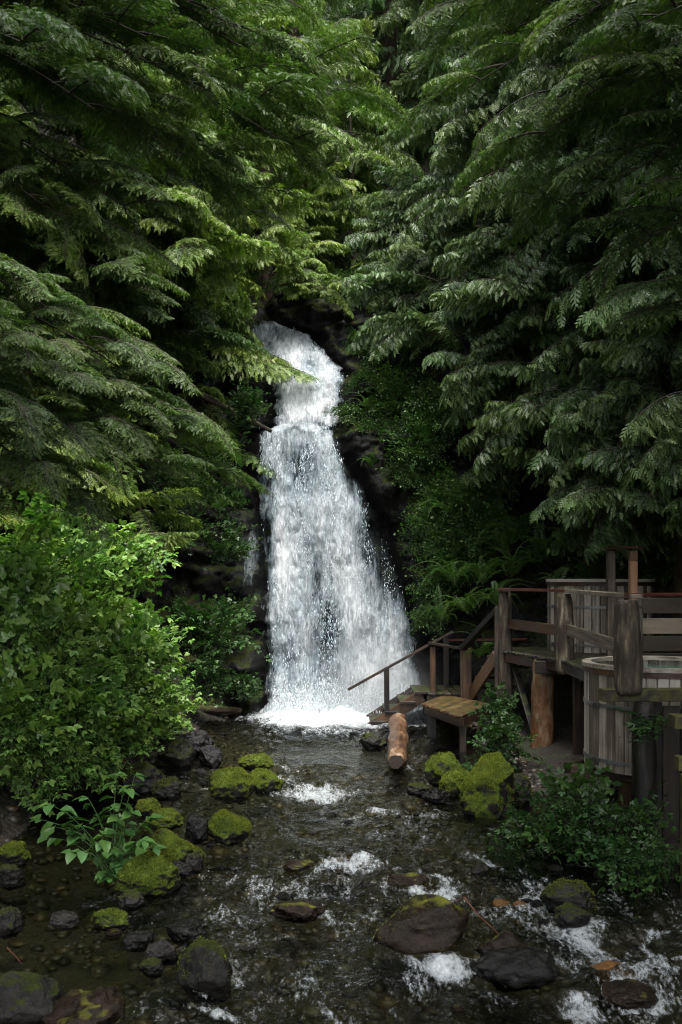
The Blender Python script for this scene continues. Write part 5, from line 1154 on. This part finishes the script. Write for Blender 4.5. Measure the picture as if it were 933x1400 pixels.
def fern(label, c, size, n=13, lean=(0, -0.5, 0)):
    t = empty('sword_fern', c); tag(t, label, 'fern', 'sword ferns on the slope')
    for i in range(n):
        a = i * 2.399 + rf.uniform(-0.3, 0.3); el = rf.uniform(0.15, 0.95)
        d = Vector((math.cos(a) * math.cos(el), math.sin(a) * math.cos(el), math.sin(el))) + Vector(lean); s = size * rf.uniform(0.7, 1.15)
        link('frond', rf.choice(FROND), t, frame(Vector(c), d, (0, 0, 1), rf.uniform(-0.3, 0.3), (s, s, s)))
FERNS = [(700, 790, 18.8, 1.15), (740, 770, 18.9, 1.2), (660, 800, 18.9, 1.0), (780, 760, 18.6, 1.1), (620, 800, 19.4, 1.0), (715, 740, 19.2, 1.1), (760, 820, 18.4, 0.9), (640, 840, 18.8, 0.9), (680, 830, 18.5, 0.9), (620, 710, 19.9, 1.0), (820, 780, 18.6, 1.1), (690, 760, 19.2, 1.0), (605, 850, 19.4, 0.8), (655, 900, 18.6, 0.8), (860, 800, 18.5, 1.0), (800, 800, 18.6, 0.9)]
for (u, v, d, s) in FERNS: fern('sword fern with arching fronds on the steep slope behind the deck', at(u, v, d), s)
for (u, v, d, s) in ((520, 540, 22.0, 0.7), (500, 560, 22.0, 0.6), (540, 570, 21.8, 0.8), (495, 600, 21.9, 0.6), (510, 640, 21.6, 0.6)):
    fern('small sword fern hanging on the dark rock right of the falls', at(u, v, d), s, 10)
for (u, v, d, s) in ((190, 1000, 14.2, 0.6), (175, 985, 14.4, 0.5), (60, 690, 15.8, 0.9), (330, 640, 20.6, 0.6), (300, 700, 20.2, 0.7)):
    fern('sword fern half hidden among the shrubs of the left side', at(u, v, d), s, 10)

# ------------------------------------------------------------------ undergrowth covering the banks
n = 26000
ux = RNG.uniform(-11, 10, n); uy = RNG.uniform(5, 34, n)
ins = np.minimum(ux - np.interp(uy, *XL), np.interp(uy, *XR) - ux); gw_ = np.interp(uy, *GW)
kk = (ins < -0.55) & ~((ux > 2.4) & (ux < 5.4) & (uy > 9.5) & (uy < 18.6)); ux, uy = ux[kk], uy[kk]; n = len(ux); uz = H(ux, uy)
az = RNG.uniform(0, 2 * np.pi, n); el = RNG.uniform(-0.2, 0.9, n); D = np.stack([np.cos(az) * np.cos(el), np.sin(az) * np.cos(el), np.sin(el)], 1)
Nz = unit(np.array([0, 0, 1.0]) + RNG.normal(0, 0.4, (n, 3))); Nz = unit(Nz - D * (Nz * D).sum(1, keepdims=True)); Yv = np.cross(Nz, D)
T = leaflet(1, 0.6); sz = RNG.uniform(0.06, 0.16, n)
P = np.stack([ux, uy, uz + RNG.uniform(0.0, 0.22, n)], 1)
V = P[:, None] + sz[:, None, None] * (T[None, :, 0:1] * D[:, None] + T[None, :, 1:2] * Yv[:, None] + T[None, :, 2:3] * Nz[:, None])
me = mesh_from('undergrowth', V.reshape(-1, 3), (np.arange(n)[:, None, None] * 7 + LFC[None]).reshape(-1, 3), [M['glossy']], attrs={'tint': np.repeat(RNG.random(n), 7)})
tag(link('undergrowth', me), 'low leafy ground cover on the forest slopes', 'ground cover', kind='stuff')
print('branches', BCOUNT[0], 'objects', len(bpy.data.objects), 'tris', sum(len(m_.loops) - 2 * len(m_.polygons) for m_ in bpy.data.meshes))
